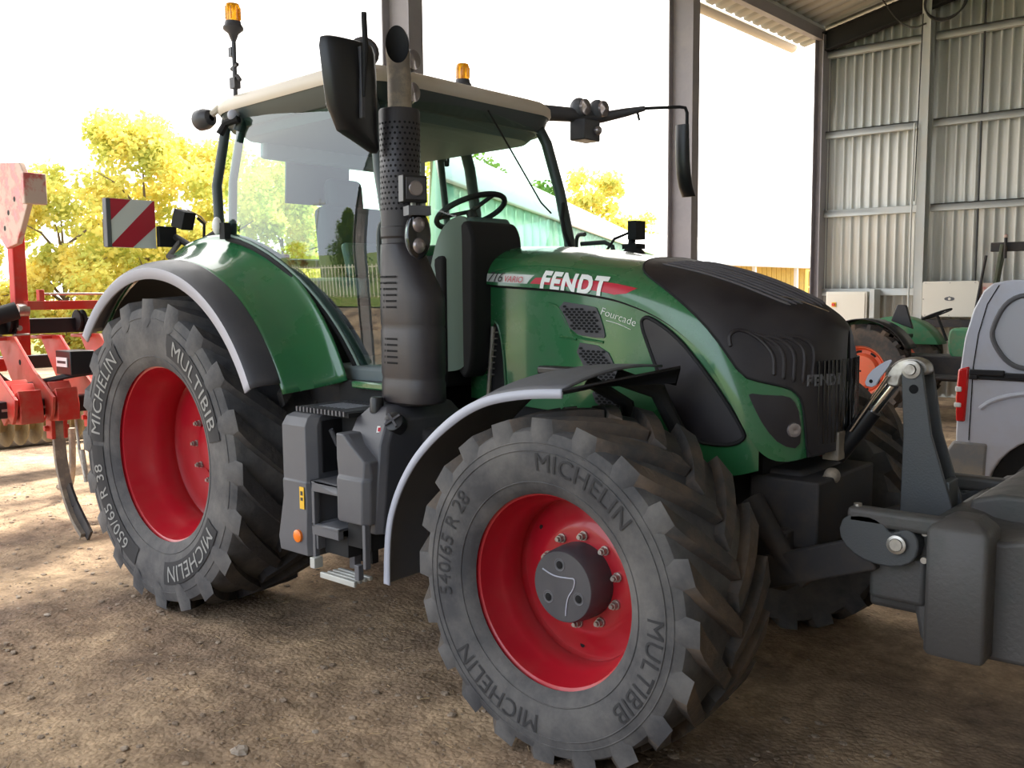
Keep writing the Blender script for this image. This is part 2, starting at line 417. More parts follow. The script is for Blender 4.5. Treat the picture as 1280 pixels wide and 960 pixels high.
# steel columns
def ibeam(mb, p0, p1, depth, width, dirv, tf=.018, tw=.012):
    p0 = Vector(p0); p1 = Vector(p1); ax = (p1 - p0).normalized(); d = Vector(dirv).normalized(); w = ax.cross(d).normalized()
    r = Matrix((d, w, ax)).transposed(); L = (p1 - p0).length; c = (p0 + p1) / 2
    mb.box(c, (depth, tw, L), r)
    mb.box(c + d * (depth / 2), (tf, width, L), r); mb.box(c - d * (depth / 2), (tf, width, L), r)
for i, (yy, lab) in enumerate(((2.36, 'grey steel hangar column rising behind the tractor cab and exhaust'), (7.50, 'grey steel hangar column standing behind the tractor hood'))):
    mb = MB(); ibeam(mb, (X0 + .18, yy, 0), (X0 + .18, yy, ZE), .36, .18, (1, 0, 0), .02, .014)
    mb.box((X0 + .18, yy, .012), (.5, .3, .02))
    struct(mb.build('trim_%d' % (i + 1), 'colgrey', bevel=.003))
mb = MB(); ibeam(mb, (X0 + .07, YW - .2, 0), (X0 + .07, YW - .2, ZE), .14, .26, (1, 0, 0)); mb.b2((X0 - .07, YW - .02, 0), (X0 + .16, YW + .06, ZE + .1))
struct(mb.build('trim_3', 'colgrey', bevel=.003))
# middle column of the gable wall
mb = MB(); ibeam(mb, (-.16, YW - .22, 0), (-.16, YW - .22, ZE + .35), .20, .14, (0, 1, 0)); struct(mb.build('trim_4', 'galv', bevel=.002))
# girts
gi = []
for k, z in enumerate((1.73, 3.10, 4.46, 5.83)):
    for (xa, xb) in ((X0 + .08, -.27), (-.06, 13.8)):
        mb = MB(); mb.prism([(YW - .16, z - .06), (YW - .16, z + .06), (YW - .14, z + .06), (YW - .14, z - .04), (YW - .05, z - .04), (YW - .05, z - .06)], 'x', xa, xb)
        mb.b2((xa, YW - .16, z + .045), (xb, YW - .06, z + .06))
        struct(mb.build('trim_%d' % (10 + len(gi)), 'galv', bevel=.003)); gi.append(1)
# rafter along the gable wall and portal rafters
for i, yy in enumerate((-7.4, -2.38, 2.36, 7.50, YW - .22)):
    mb = MB(); a = Vector((X0 + .1, yy, ZE - .12)); b_ = Vector((13.8, yy, ZE - .12 + 15.7 * SL)); ibeam(mb, a, b_, .30, .15, (-SL, 0, 1))
    struct(mb.build('trim_%d' % (30 + i), M['blackm'] if i == 4 else M['colgrey'], bevel=.003))
for i in range(9):
    x = X0 + .05 + i * 1.7; z = ZE + .10 + (x - X0) * SL
    mb = MB(); mb.box((x, 2.2, z), (.06, 20.4, .13), (0, -.21, 0)); struct(mb.build('trim_%d' % (40 + i), 'galv'))
# eave beam and gutter
mb = MB(); mb.b2((X0 - .02, -8, ZE - .08), (X0 + .1, YW, ZE + .1)); struct(mb.build('trim_50', 'colgrey', bevel=.004))
M['gutter'] = mat('gutter', (.55, .48, .36), .5)
mb = MB()
def gf(u, v): a = pi + pi * v; return (X0 - .56 - .10 + .10 * cos(a) * -1, -8 + u * (YW + 8.2), ZE + .02 + .11 * sin(a))
mb.grid(gf, 1, 10); g2 = mb.build('trim_51', 'gutter', solid=.004); struct(g2)
# side columns near camera (behind it) that carry the eave
for i, yy in enumerate((-7.4, -2.38)):
    if yy == -2.38: continue
    mb = MB(); ibeam(mb, (X0 + .18, yy, 0), (X0 + .18, yy, ZE), .36, .18, (1, 0, 0)); struct(mb.build('trim_60', 'colgrey'))
# ================================================================ wheels
def arcmap(cx, cy, cz, side, R0, a0, dep):
    # letters run clockwise seen from outside (side -1: looking along +y)
    def f(x, y):
        r = R0 + y; a = a0 - x / R0
        yy = dep(r)
        return (cx + r * cos(a) * (1 if side < 0 else -1), cy + side * yy, cz + r * sin(a))
    return f
def interp(tab, x):
    if x <= tab[0][0]: return tab[0][1]
    for (a, b), (c, d) in zip(tab, tab[1:]):
        if x <= c: return b + (d - b) * (x - a) / (c - a)
    return tab[-1][1]
def make_wheel(name, cx, cy, cz, side, spec, parent):
    c = Vector((cx, cy, cz)); out = Vector((0, side, 0))
    # --- rim (the wheel itself)
    mb = MB().use('red'); mb.lathe(spec['rim'], c, c + out, 72)
    rim = mb.build(name, None, parent, sharp=50, loc=c)
    # valve and small holes
    # --- tyre
    prof = spec['prof']                      # (halfwidth y, r) from bead to crown
    full = [(r, y) for y, r in prof] + [(r, -y) for y, r in prof[::-1][1:]]
    mb = MB().use('rubber'); mb.lathe(full, c, c + out, 120)
    mb.use('tread')
    Rl, Rc, hw, N = spec['R'], spec['Rc'], spec['hw'], spec['N']
    lead = spec['lead']; wid = spec['wid']
    for s in (1, -1):
        for k in range(N):
            th0 = 2 * pi * (k + (0 if s > 0 else .5)) / N
            st = []
            jit = random.uniform(-.003, .003)
            # station list: t, y, radial top, base radius, half width factor
            S = [(-.10, hw * 1.045, spec['sr'] - .085, spec['sr'] - .100, .35), (-.02, hw * 1.035, spec['sr'] - .025, spec['sr'] - .07, 1.05), (.0, hw * .985, Rl - .014, spec['sr'] - .02, 1.45)]
            for t in (.15, .3, .45, .6, .75, .9, 1.0):
                S.append((t, hw * (1 - t) * .985 - .015 * t, Rl - .02 * (1 - t) ** 2, Rc - .01, 1.42 - .50 * t))
            rows = []
            for (t, y, rt_, rb, wf) in S:
                tt = max(t, 0)
                dphi = -lead * (tt ** .85) / Rl           # centre leads in rolling direction (negative angle)
                a = th0 + dphi
                hwid = wid * wf / 2
                for kk, (rr, ww) in enumerate(((rb, hwid * 1.35), (rt_, hwid), (rt_, -hwid), (rb, -hwid * 1.35))):
                    aa = a + ww / Rl
                    rows.append((cx + rr * cos(aa), cy + s * side * y, cz + rr * sin(aa)))
            n = len(S); fs = []
            for i in range(n - 1):
                for kk in range(3): fs.append((i * 4 + kk, i * 4 + kk + 1, i * 4 + 4 + kk + 1, i * 4 + 4 + kk))
            fs.append((0, 1, 2, 3)); e_ = (n - 1) * 4; fs.append((e_, e_ + 3, e_ + 2, e_ + 1))
            o_ = len(mb.v); mb.v += [Vector(p) for p in rows]
            for q_, f_ in enumerate(fs):
                mb.use('rubber' if (q_ < 6 or q_ == len(fs) - 2) else spec['treadm']); mb.face([o_ + i for i in f_])
    ty = mb.build('tyre', None, rim, loc=c, sharp=28)
    # --- lettering
    dep = lambda r: interp(spec['side'], r) + .003
    for (txt, size, R0, deg, style) in spec['text']:
        mb = MB()
        if style == 'plate':
            L = len(txt) * size * .66
            mb.use('letterbg'); da = L / R0
            def pf(u, v, R0=R0, deg=deg, da=da, size=size):
                r = R0 + (v - .5) * size * 1.0; a = radians(deg) + (u - .5) * da
                return (cx + r * cos(a) * (1 if side < 0 else -1), cy + side * (dep(r) + .0025), cz + r * sin(a))
            mb.grid(pf, 24, 6); mb.use('letter')
            f = arcmap(cx, cy, cz, side, R0, radians(deg), lambda r: dep(r) + .0055)
        elif style == 'light':
            mb.use('letter'); f = arcmap(cx, cy, cz, side, R0, radians(deg), lambda r: dep(r) + .001)
        else:
            mb.use('letterd'); f = arcmap(cx, cy, cz, side, R0, radians(deg), lambda r: dep(r) + .001)
        text_on(mb, txt, size, f, bold=0, space=1.05)
        o = mb.build('lettering', None, rim, loc=c)
    # raised bead lines on the sidewall
    mb = MB().use('rubber')
    for rr in spec['beads']:
        mb.tube([(cx + rr * cos(t * pi / 48), cy + side * (dep(rr) - .002), cz + rr * sin(t * pi / 48)) for t in range(96)], .0028, 6, closed=True)
    mb.build('sidewall_bead', None, rim, loc=c)
    return rim

REAR = dict(treadm='treadr', R=.895, Rc=.842, hw=.315, N=20, lead=.34, wid=.078, sr=.825,
    rim=[(.508, .268), (.512, .262), (.512, .250), (.492, .243), (.487, .225), (.478, .17), (.462, .13), (.452, .10), (.435, .07), (.430, -.02), (.444, -.045), (.447, -.065), (.420, -.085), (.375, -.075), (.30, -.085), (.235, -.09), (.20, -.088), (.20, -.115), (.02, -.115)],
    prof=[(.262, .500), (.285, .525), (.305, .58), (.322, .66), (.326, .71), (.324, .76), (.318, .80), (.308, .826), (.28, .838), (.15, .846), (0, .85)],
    side=[(.50, .262), (.525, .285), (.58, .305), (.66, .322), (.71, .326), (.76, .324), (.80, .318)],
    beads=(.56, .775),
    text=[('MICHELIN', .125, .665, 150, 'plate'), ('MULTIBIB', .130, .665, 42, 'plate'), ('650/65 R 38', .110, .665, -145, 'plate'), ('MICHELIN', .125, .665, -55, 'plate')])
FRONT = dict(treadm='tread', R=.680, Rc=.632, hw=.262, N=20, lead=.27, wid=.066, sr=.612,
    rim=[(.381, .228), (.385, .222), (.385, .212), (.366, .205), (.361, .18), (.350, .14), (.338, .11), (.327, .09), (.320, .02), (.331, -.005), (.333, -.015), (.322, -.030), (.290, -.028), (.24, -.002), (.215, .010), (.200, .012), (.148, .012)],
    prof=[(.222, .374), (.245, .395), (.262, .44), (.272, .49), (.275, .525), (.273, .56), (.268, .59), (.258, .614), (.235, .625), (.12, .634), (0, .638)],
    side=[(.37, .222), (.395, .245), (.44, .262), (.49, .272), (.525, .275), (.56, .273), (.59, .268)],
    beads=(.425, .545, .575),
    text=[('MICHELIN', .100, .500, 66, 'dark'), ('MULTIBIB', .100, .500, -22, 'dark'), ('MICHELIN', .100, .500, -118, 'dark'), ('540/65 R 28', .09, .500, 165, 'dark')])
# ================================================================ tractor
T = empty('tractor', (0, 0, 0))
tag(T, 'large green tractor with red rims and a glass cab, standing in the hangar opening', 'tractor')
RW, FW, ZR, ZF = .950, .965, .868, .640
rw = make_wheel('rear_wheel', 0, -RW, ZR, -1, REAR, T)
rw2 = make_wheel('rear_wheel', 0, RW, ZR, 1, REAR, T)
fwh = make_wheel('front_wheel', 2.783, -FW, ZF, -1, FRONT, T)
fwh2 = make_wheel('front_wheel', 2.783, FW, ZF, 1, FRONT, T)
for side, rim in ((-1, rw), (1, rw2)):
    c = Vector((0, side * RW, ZR)); y = side * (RW - .085)
    for k in range(10):
        a = radians(0 + 36 * k); mb = MB().use('steel')
        p = Vector((.215 * cos(a), y, ZR + .215 * sin(a)))
        mb.cyl(p, p + Vector((0, side * .012, 0)), .020, n=16); mb.cyl(p + Vector((0, side * .010, 0)), p + Vector((0, side * .034, 0)), .016, n=6); mb.cyl(p + Vector((0, side * .03, 0)), p + Vector((0, side * .045, 0)), .010, n=10)
        mb.build('wheel_nut', None, rim, sharp=30, loc=p)
    mb = MB().use('red'); mb.lathe([(.15, -.12), (.15, -.05), (.13, -.04), (.03, -.04), (.001, -.04)], c, c + Vector((0, side, 0)), 32); mb.build('hub', None, rim, loc=c)
for side, rim in ((-1, fwh), (1, fwh2)):
    c = Vector((2.783, side * FW, ZF)); out = Vector((0, side, 0)); yb = FW + .012
    for k in range(10):
        a = radians(14 + 36 * k); mb = MB().use('steel')
        p = Vector((2.783 + .178 * cos(a), side * yb, ZF + .178 * sin(a)))
        mb.cyl(p, p + out * .010, .019, n=16); mb.cyl(p + out * .008, p + out * .030, .015, n=6); mb.cyl(p + out * .03, p + out * .042, .009, n=10)
        mb.build('wheel_nut', None, rim, sharp=30, loc=p)
    mb = MB().use('dgrey'); mb.lathe([(.150, -.02), (.150, .06), (.145, .115), (.141, .124), (.139, .135), (.136, .139), (.0005, .139)], c, c + out, 56)
    for k, a in enumerate((98, 218, 338)):
        p = c + Vector((.085 * cos(radians(a)), side * .1392, .085 * sin(radians(a))))
        mb.use('mgrey'); mb.lathe([(.026, 0), (.024, .002), (.019, -.001), (.016, .001)], p, p + out, 20); mb.use('hole'); mb.lathe([(.016, .001), (.0005, .0012)], p, p + out, 20)
    mb.use('lgrey')
    sx = -side
    pts = smoothpoly([(-.095, .055), (-.04, .035), (.03, .04), (.065, .045), (.055, .0), (.03, -.03), (.02, -.075), (.018, -.11)], 3, False)
    mb.tube([c + Vector((sx * x, side * .1405, z)) for x, z in pts], .0028, 6)
    hub = mb.build('hub_cap', None, rim, loc=c)
    for a in (75, 195, 315):                      # oval holes of the wheel disc
        p = c + Vector((.285 * cos(radians(a + 70)), -side * .026, .285 * sin(radians(a + 70))))
        m2 = MB().use('hole'); m2.lathe([(.011, .002), (.0005, .003)], p, p + out, 14); m2.build('disc_hole', None, rim, loc=p)

# ---------------------------------------------------------------- hood surface
HZR = [(1.60, 1.835), (1.81, 1.806), (2.27, 1.777), (2.58, 1.736), (2.82, 1.655), (3.01, 1.52), (3.10, 1.40), (3.16, 1.27), (3.20, 1.14), (3.23, 1.045), (3.30, 1.06), (3.36, 1.09), (3.45, 1.11)]
HZT = [(1.60, 2.005), (1.85, 2.0), (2.13, 1.98), (2.40, 1.945), (2.60, 1.915), (2.90, 1.85), (3.10, 1.785), (3.25, 1.725), (3.35, 1.675), (3.42, 1.61), (3.45, 1.56)]
HZB = [(1.60, 1.24), (2.40, 1.20), (2.75, 1.12), (2.95, 1.02), (3.10, .99), (3.25, 1.04), (3.36, 1.10), (3.45, 1.12)]
def sm(tab, x):
    # smoothed interpolation
    ws = 0; r = 0
    for k in range(-6, 7):
        w = 1 - abs(k) / 7; ws += w; r += w * interp(tab, x + k * .022 * min(1, max((3.47 - x) / .15, .05)))
    return r / ws
XN = 3.43
def hw_(x):
    if x <= 2.6: return .445
    t = min((x - 2.6) / (XN - 2.6), 1)
    return max(.445 * max(1 - t ** 4.2, 0) ** (1 / 2.3), .0)
def tx(t):  # station parameter -> x, dense at nose
    return 1.68 + (XN - 1.68) * (1 - (1 - t) ** 1.7)
def lid(t, s):
    x = tx(t); w = hw_(x) + .020 * min(1, (XN - x) * 8); zr = sm(HZR, x); zt = sm(HZT, x)
    sgn = -1; 
    if s > 1: s = 2 - s; sgn = 1
    a = s * pi / 2; n = 2.8
    y = w * max(cos(a), 0) ** (2 / n); z = zr + (zt - zr) * max(sin(a), 0) ** (2 / 2.4)
    # rear edge of the lid leans forward towards the top
    if t < .25: x += (.15 * max(sin(a), 0) ** 1.5 - .015) * (1 - t / .25)
    return Vector((x, sgn * y, z))
def lidn(t, s, off):
    e1 = 2e-3
    t0 = min(t, .998); s0 = min(max(s, .004), 1.996)
    p = lid(t, s)
    a = lid(t0 + e1 / 2, s0) - lid(t0 - e1 / 2, s0); b = lid(t0, s0 + e1) - lid(t0, s0 - e1)
    n = b.cross(a)
    if n.length < 1e-9: n = Vector((1, 0, 0))
    n.normalize()
    if n.dot(p - Vector((min(p.x, 2.9), 0, 1.3))) < 0: n = -n
    return p + n * off
def low(x, z, off, side=-1):
    w = hw_(x) - .010
    e = 1e-3; dw = (hw_(min(x + e, XN - .002)) - hw_(x - e)) / (2 * e)
    n = Vector((-dw, 1, 0)).normalized()
    return Vector((x + n.x * off, side * (w + n.y * off), z))
mb = MB().use('green'); mb.grid(lambda u, v: lid(u, v * 2), 90, 56)
mb.use('green'); [mb.grid(lambda u, v, q=q: Vector((lid(u, q).x, lid(u, q).y * (1 - .05 * v), lid(u, q).z - .004 * v)), 90, 1) for q in (0, 2)]
mb.build('hood', None, T, sharp=50)
for side in (-1, 1):
    mb = MB().use('green')
    def lf(u, v, side=side):
        x = 1.68 + (3.225 - 1.68) * u; zb = sm(HZB, x); zr = sm(HZR, x) + .004
        return low(x, zb + (zr - zb) * v, 0, side)
    mb.grid(lf, 70, 8); mb.build('hood_side_panel', None, T)
# dark core inside the hood so nothing shows through
mb = MB().use('blackm'); mb.b2((1.72, -.40, 1.0), (2.85, .40, 1.62)); mb.b2((2.85, -.28, 1.0), (3.20, .28, 1.45)); mb.build('engine_bay', None, T)
# ---------------------------------------------------------------- nose grille, headlights, decals
NP = [(.995, 0), (.925, .0), (.870, .0), (.862, .09), (.85, .20), (.835, .25), (.80, .285), (.73, .265), (.668, .185), (.62, .185), (.56, .215), (.485, .285), (.415, .40), (.385, .495), (.366, .635), (.356, .80), (.352, 1.0)]
NPF = NP + [(t, 2 - s) for t, s in NP[::-1][1:]]
mb = MB().use('nose'); patch2(NPF, lidn, (.02, .035), mb, .010)
nose = mb.build('nose_grille', None, T, sharp=30)
mb = MB().use('blackm')
for sgn in (1,):
    b = [(t, s) for t, s in NPF]; mb.tube([lidn(t, s, .006) for t, s in smoothpoly(b[1:-1], 1, False)], .006, 6, caps=False)
mb.build('nose_seal', None, nose)
# louvres along the top of the nose, in one mesh with the bars that carry them
mb = MB().use('louv')
for k in range(11):
    s0 = .70 + k * .06; s1 = .80 + k * .04
    t0 = .405 - .005 * abs(k - 5) / 5; t1 = .80 - .012 * abs(k - 5)
    a = [lidn(t0 + (t1 - t0) * i / 30, s0 + (s1 - s0) * i / 30, .012) for i in range(31)]
    mb.tube(a, [.001] + [.0055] * 29 + [.001], 6)
mb.build('louvre', None, nose, smooth=True)
# nested embossed ribs on each cheek of the nose
for mir in (0, 1):
    for q in range(5):
        d = q * .030; mb = MB().use('nose')
        c = [(.635 + d * 1.0, .245 + d * .3), (.625 + d * 1.0, .30 + d * .8), (.645 + d, .40 + d * 1.2), (.69 + d, .45 + d * 1.1), (.745 + d * 1.0, .42 + d), (.755 + d * .95, .31)]
        c = smoothpoly(c[2:] if q else c, 2, False)
        mb.tube([lidn(t, (2 - s) if mir else s, .011) for t, s in c], [.002] + [.0085] * (len(c) - 2) + [.002], 8)
        mb.build('nose_rib', None, nose)
# vertical slats of the front face
mb = MB().use('gloss')
for k in range(-9, 10):
    mb.tube([lidn(t, s if k <= 0 else 2 - s, .011) for t, s in [(.93 + .06 * (1 - abs(k) / 12) , v) for v in [.05 + .09 * j for j in range(9)]]], .0045, 6) if False else None
def fr(y, z):  # front face point: scan lid for given y,z on the nose
    x = XN
    for i in range(60):
        x = XN - i * .006
        if hw_(x) >= abs(y) + .004 and sm(HZT, x) > z + .02: break
    return x
for k in range(-8, 9):
    y = k * .026
    mb.tube([(fr(y, z) + .012, y, z) for z in (1.14, 1.2, 1.3, 1.4, 1.48)], .006, 6)
mb.build('front_slat', None, nose)
# small wire mesh insert on the right upper corner (light catches it)
mb = MB().use('chrome')
mb.tube([lidn(t, .84 + .02 * i, .014) for i, t in enumerate([.70 + .02 * j for j in range(8)])], .003, 6)
mb.build('trim_line', None, nose)
# FENDT on the front corner
mb = MB().use('mgrey')
def ff(x, z):
    X = 3.385; return (X + .020 - .25 * (x + .0) ** 2 * 2, x - .155, z + 1.385) 
def fro(x, z):
    y = x * .95 - .17; zz = 1.40 + z
    return (fr(y, zz) + .016, y, zz)
text_on(mb, 'FENDT', .062, fro, bold=.0025)
mb.build('lettering', None, nose)
for side in (0, 1):
    hp = [(.688, .150), (.74, .215), (.80, .245), (.832, .205), (.848, .10), (.845, .03), (.79, .045), (.74, .085), (.705, .125)]
    mb = MB().use('nose'); patch2([(t, s if side == 0 else 2 - s) for t, s in smoothpoly(hp, 1)], lidn, (.02, .03), mb, .007)
    hl = mb.build('headlight', None, T, sharp=30)
    c = lidn(.825, .10 if side == 0 else 1.9, .010); n = (lidn(.825, .10 if side == 0 else 1.9, .02) - c).normalized()
    mb = MB().use('lens'); mb.lathe([(.030, -.004), (.028, .004), (.012, .006), (.001, .003)], c, c + n, 20); mb.build('headlight_lens', None, hl)

def lowf(side): return lambda x, z, off: low(x, z, off, side)
for side in (-1, 1):
    # large dark side screen
    sp = [(2.70, 1.625), (2.715, 1.655), (2.75, 1.652), (2.845, 1.598), (2.93, 1.525), (3.065, 1.365), (3.175, 1.19), (3.165, 1.155), (3.10, 1.130), (2.935, 1.142), (2.815, 1.36), (2.745, 1.52)]
    mb = MB().use('nose'); patch2(smoothpoly(sp, 2), lowf(side), (.05, .05), mb, .008); scr = mb.build('side_screen', None, T, sharp=30)
    mb = MB().use('blackm'); mb.tube([low(x, z, .006, side) for x, z in smoothpoly(sp, 2)], .009, 6, closed=True); mb.build('screen_seal', None, scr)
    # three honeycomb vents
    for q, vp in enumerate(([(2.225, 1.728), (2.445, 1.700), (2.470, 1.690), (2.515, 1.572), (2.500, 1.555), (2.315, 1.577)], [(2.325, 1.540), (2.515, 1.520), (2.575, 1.415), (2.60, 1.35), (2.44, 1.35)], [(2.43, 1.33), (2.60, 1.33), (2.60, 1.235), (2.47, 1.245)])):
        mb = MB().use('dgrey'); patch2(smoothpoly(vp, 1), lowf(side), (.05, .05), mb, .006)
        mb.use('hole'); cxv = sum(p[0] for p in vp) / len(vp); czv = sum(p[1] for p in vp) / len(vp)
        sh = [(cxv + (x - cxv) * .80, czv + (z - czv) * .74) for x, z in vp]
        def ins(p):
            c = False
            for i in range(len(sh)):
                a = sh[i]; b = sh[(i + 1) % len(sh)]
                if (a[1] > p[1]) != (b[1] > p[1]) and p[0] < (b[0] - a[0]) * (p[1] - a[1]) / (b[1] - a[1]) + a[0]: c = not c
            return c
        for i in range(-8, 9):
            for j in range(-12, 13):
                px = cxv + i * .028 + (.014 if j % 2 else 0); pz = czv + j * .0125
                if ins((px, pz)): mb.add([low(px + .0115 * cos(pi / 3 * k) , pz + .0062 * sin(pi / 3 * k), .0085, side) for k in range(6)], [tuple(range(6))])
        mb.build('side_vent', None, T, sharp=30, merge=False)
    # creases that frame the vents
    mb = MB().use('green')
    for pts in ([(2.19, 1.715), (2.25, 1.70), (2.30, 1.62), (2.33, 1.56), (2.50, 1.54)], [(2.25, 1.56), (2.35, 1.55)]):
        mb.tube([low(x, z, .002, side) for x, z in smoothpoly(pts, 2, False)], .006, 6)
    mb.build('vent_crease', None, T)
    # cooling hose cut-out at the rear of the side panel
    mb = MB().use('blackm'); cp = [(1.79, 1.25), (1.80, 1.40), (1.825, 1.58), (1.85, 1.625), (1.875, 1.60), (1.905, 1.48), (1.92, 1.25)]
    patch2(smoothpoly(cp, 1), lowf(side), (.03, .05), mb, .003)
    mb.use('steel')
    mb.tube([low(x, z, .012, side) for x, z in [(1.81, 1.26), (1.825, 1.42), (1.845, 1.60)]], .012, 8)
    for i in range(8): mb.tube([low(1.80 + .006 * i, 1.36 + .03 * i, .014, side), low(1.85 + .004 * i, 1.362 + .03 * i, .014, side)], .004, 6)
    mb.use('green'); mb.tube([low(x, z, .005, side) for x, z in smoothpoly(cp[3:], 2, False)], .005, 6)
    mb.build('hose_cutout', None, T)
# decals on both flanks of the hood
for side in (0, 1):
    L = lambda t, s, off, side=side: lidn(t, s if side == 0 else 2 - s, off)
    mb = MB().use('sticker'); patch2([(.006, .125), (.155, .155), (.143, .035), (.045, .030)], L, (.008, .012), mb, .001)
    mb.build('silver_decal', None, T, merge=False)
    mb = MB().use('stickerr'); patch2([(.160, .120), (.345, .195), (.395, .215), (.372, .10), (.345, .045), (.150, .040)], L, (.008, .012), mb, .001)
    mb.build('red_decal', None, T, merge=False)
    # letters: x is world x offset along the lid, z is height
    def onlid(x0, sg, side=side):
        def f(u, v):
            # param inverse of station
            X = x0[0] + (u if side == 0 else -u)
            t = 1 - (max(0, 1 - (X - 1.68) / (XN - 1.68))) ** (1 / 1.7)
            zr = sm(HZR, X); zt = sm(HZT, X); q = (v + x0[1] + x0[2] * (X - x0[0]) - zr) / (zt - zr); q = min(max(q, .001), .97)
            a = math.asin(q ** (2.4 / 2)) * 2 / pi
            return L(t, a, .0055)
        return f
    mb = MB().use('dtext'); text_on(mb, '716', .062, onlid((1.885, 1.838, -.06), 1), shear=.15, bold=.0004); mb.use('stickerr'); text_on(mb, 'VARIO', .040, onlid((2.00, 1.826, -.06), 1), shear=.1)
    mb.build('decal_lettering', None, T, merge=False)
    mb = MB().use('decalw'); text_on(mb, 'FENDT', .108, onlid((2.345, 1.800, -.10), 1), bold=.0050, shear=.12, space=1.14)
    mb.build('decal_lettering', None, T, merge=False)
    sd_ = -1 if side == 0 else 1
    mb = MB().use('decalw')
    f4 = lambda u, v, sd_=sd_: low(2.575 + (u if sd_ < 0 else -u), 1.655 + v - .28 * (u if sd_ < 0 else -u), .003, sd_)
    text_on(mb, 'Fourcade', .050, f4, shear=.35, bold=-.0006)
    mb.tube([f4(x, -.034 + .004 * cos(x * 25)) for x in [-.06 + .012 * i for i in range(12)]], .0016, 5)
    mb.build('script_lettering', None, T, merge=False)
# dark tube painting the shadow in the gap under the lid; bonnet crease
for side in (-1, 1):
    mb = MB().use('blackm'); mb.tube([low(x, sm(HZR, x) - .007, .004, side) for x in [1.70 + .03 * i for i in range(43)]], .006, 6); mb.build('hood_shadow_line', None, T)
for side in (0, 1):
    mb = MB().use('green'); mb.tube([lidn(t, s if side == 0 else 2 - s, .001) for t, s in smoothpoly([(.06, .19), (.12, .31), (.235, .33), (.34, .32)], 2, False)], .004, 6)
    mb.build('hood_crease', None, T)

# ---------------------------------------------------------------- rear fenders
CF = (.08, .87)
def pol(r, a): return (CF[0] + r * cos(a), CF[1] + r * sin(a))
for side in (-1, 1):
    a0, a1 = radians(25), radians(141)
    sec = [(.985, -1.295), (1.045, -1.30), (1.060, -1.285), (1.078, -1.245), (1.088, -1.20), (1.092, -1.155), (1.080, -1.150)]
    mb = MB()
    def gf_(u, v, sec=sec, side=side, a0=a0, a1=a1):
        i = v * (len(sec) - 1); k = min(int(i), len(sec) - 2); f = i - k
        r = sec[k][0] * (1 - f) + sec[k + 1][0] * f; y = sec[k][1] * (1 - f) + sec[k + 1][1] * f
        a = a0 + (a1 - a0) * u; taper = 1
        x, z = pol(r, a); return (x, -side * y, z)
    mb.use('lgrey'); mb.grid(lambda u, v: gf_(u, v / 6), 60, 1)
    mb.use('dgrey'); mb.grid(lambda u, v: gf_(u, 1 / 6 + v * 5 / 6), 60, 5)
    ff_ = mb.build('fender_flare', None, T, solid=.012, sharp=30)
    sg = [(1.088, -1.155), (1.105, -1.10), (1.130, -1.02), (1.165, -.95), (1.205, -.885), (1.240, -.868)]
    def gg(u, v, side=side):
        i = v * (len(sg) - 1); k = min(int(i), len(sg) - 2); f = i - k
        r = sg[k][0] * (1 - f) + sg[k + 1][0] * f; y = sg[k][1] * (1 - f) + sg[k + 1][1] * f
        a = radians(22) + radians(141 - 22) * u
        x, z = pol(r, a); return (x, -side * y, z)
    mb = MB().use('green'); mb.grid(gg, 60, 12); mb.build('rear_fender', None, T, solid=.012, sharp=50)
    # inner skirt of the fender, in front of the cab floor
    mb = MB().use('green')
    mb.grid(lambda u, v, side=side: (lambda p: (p[0], side * (1.15 - .30 * v), p[1]))(pol(1.085 + .11 * v, radians(25 - 3 * u))), 2, 6)
    mb.use('blackm'); mb.grid(lambda u, v, side=side: (lambda p: (p[0], side * (1.14 - .50 * v), p[1]))(pol(1.06, radians(24 + 117 * u))), 40, 2)
    mb.build('fender_liner', None, T)

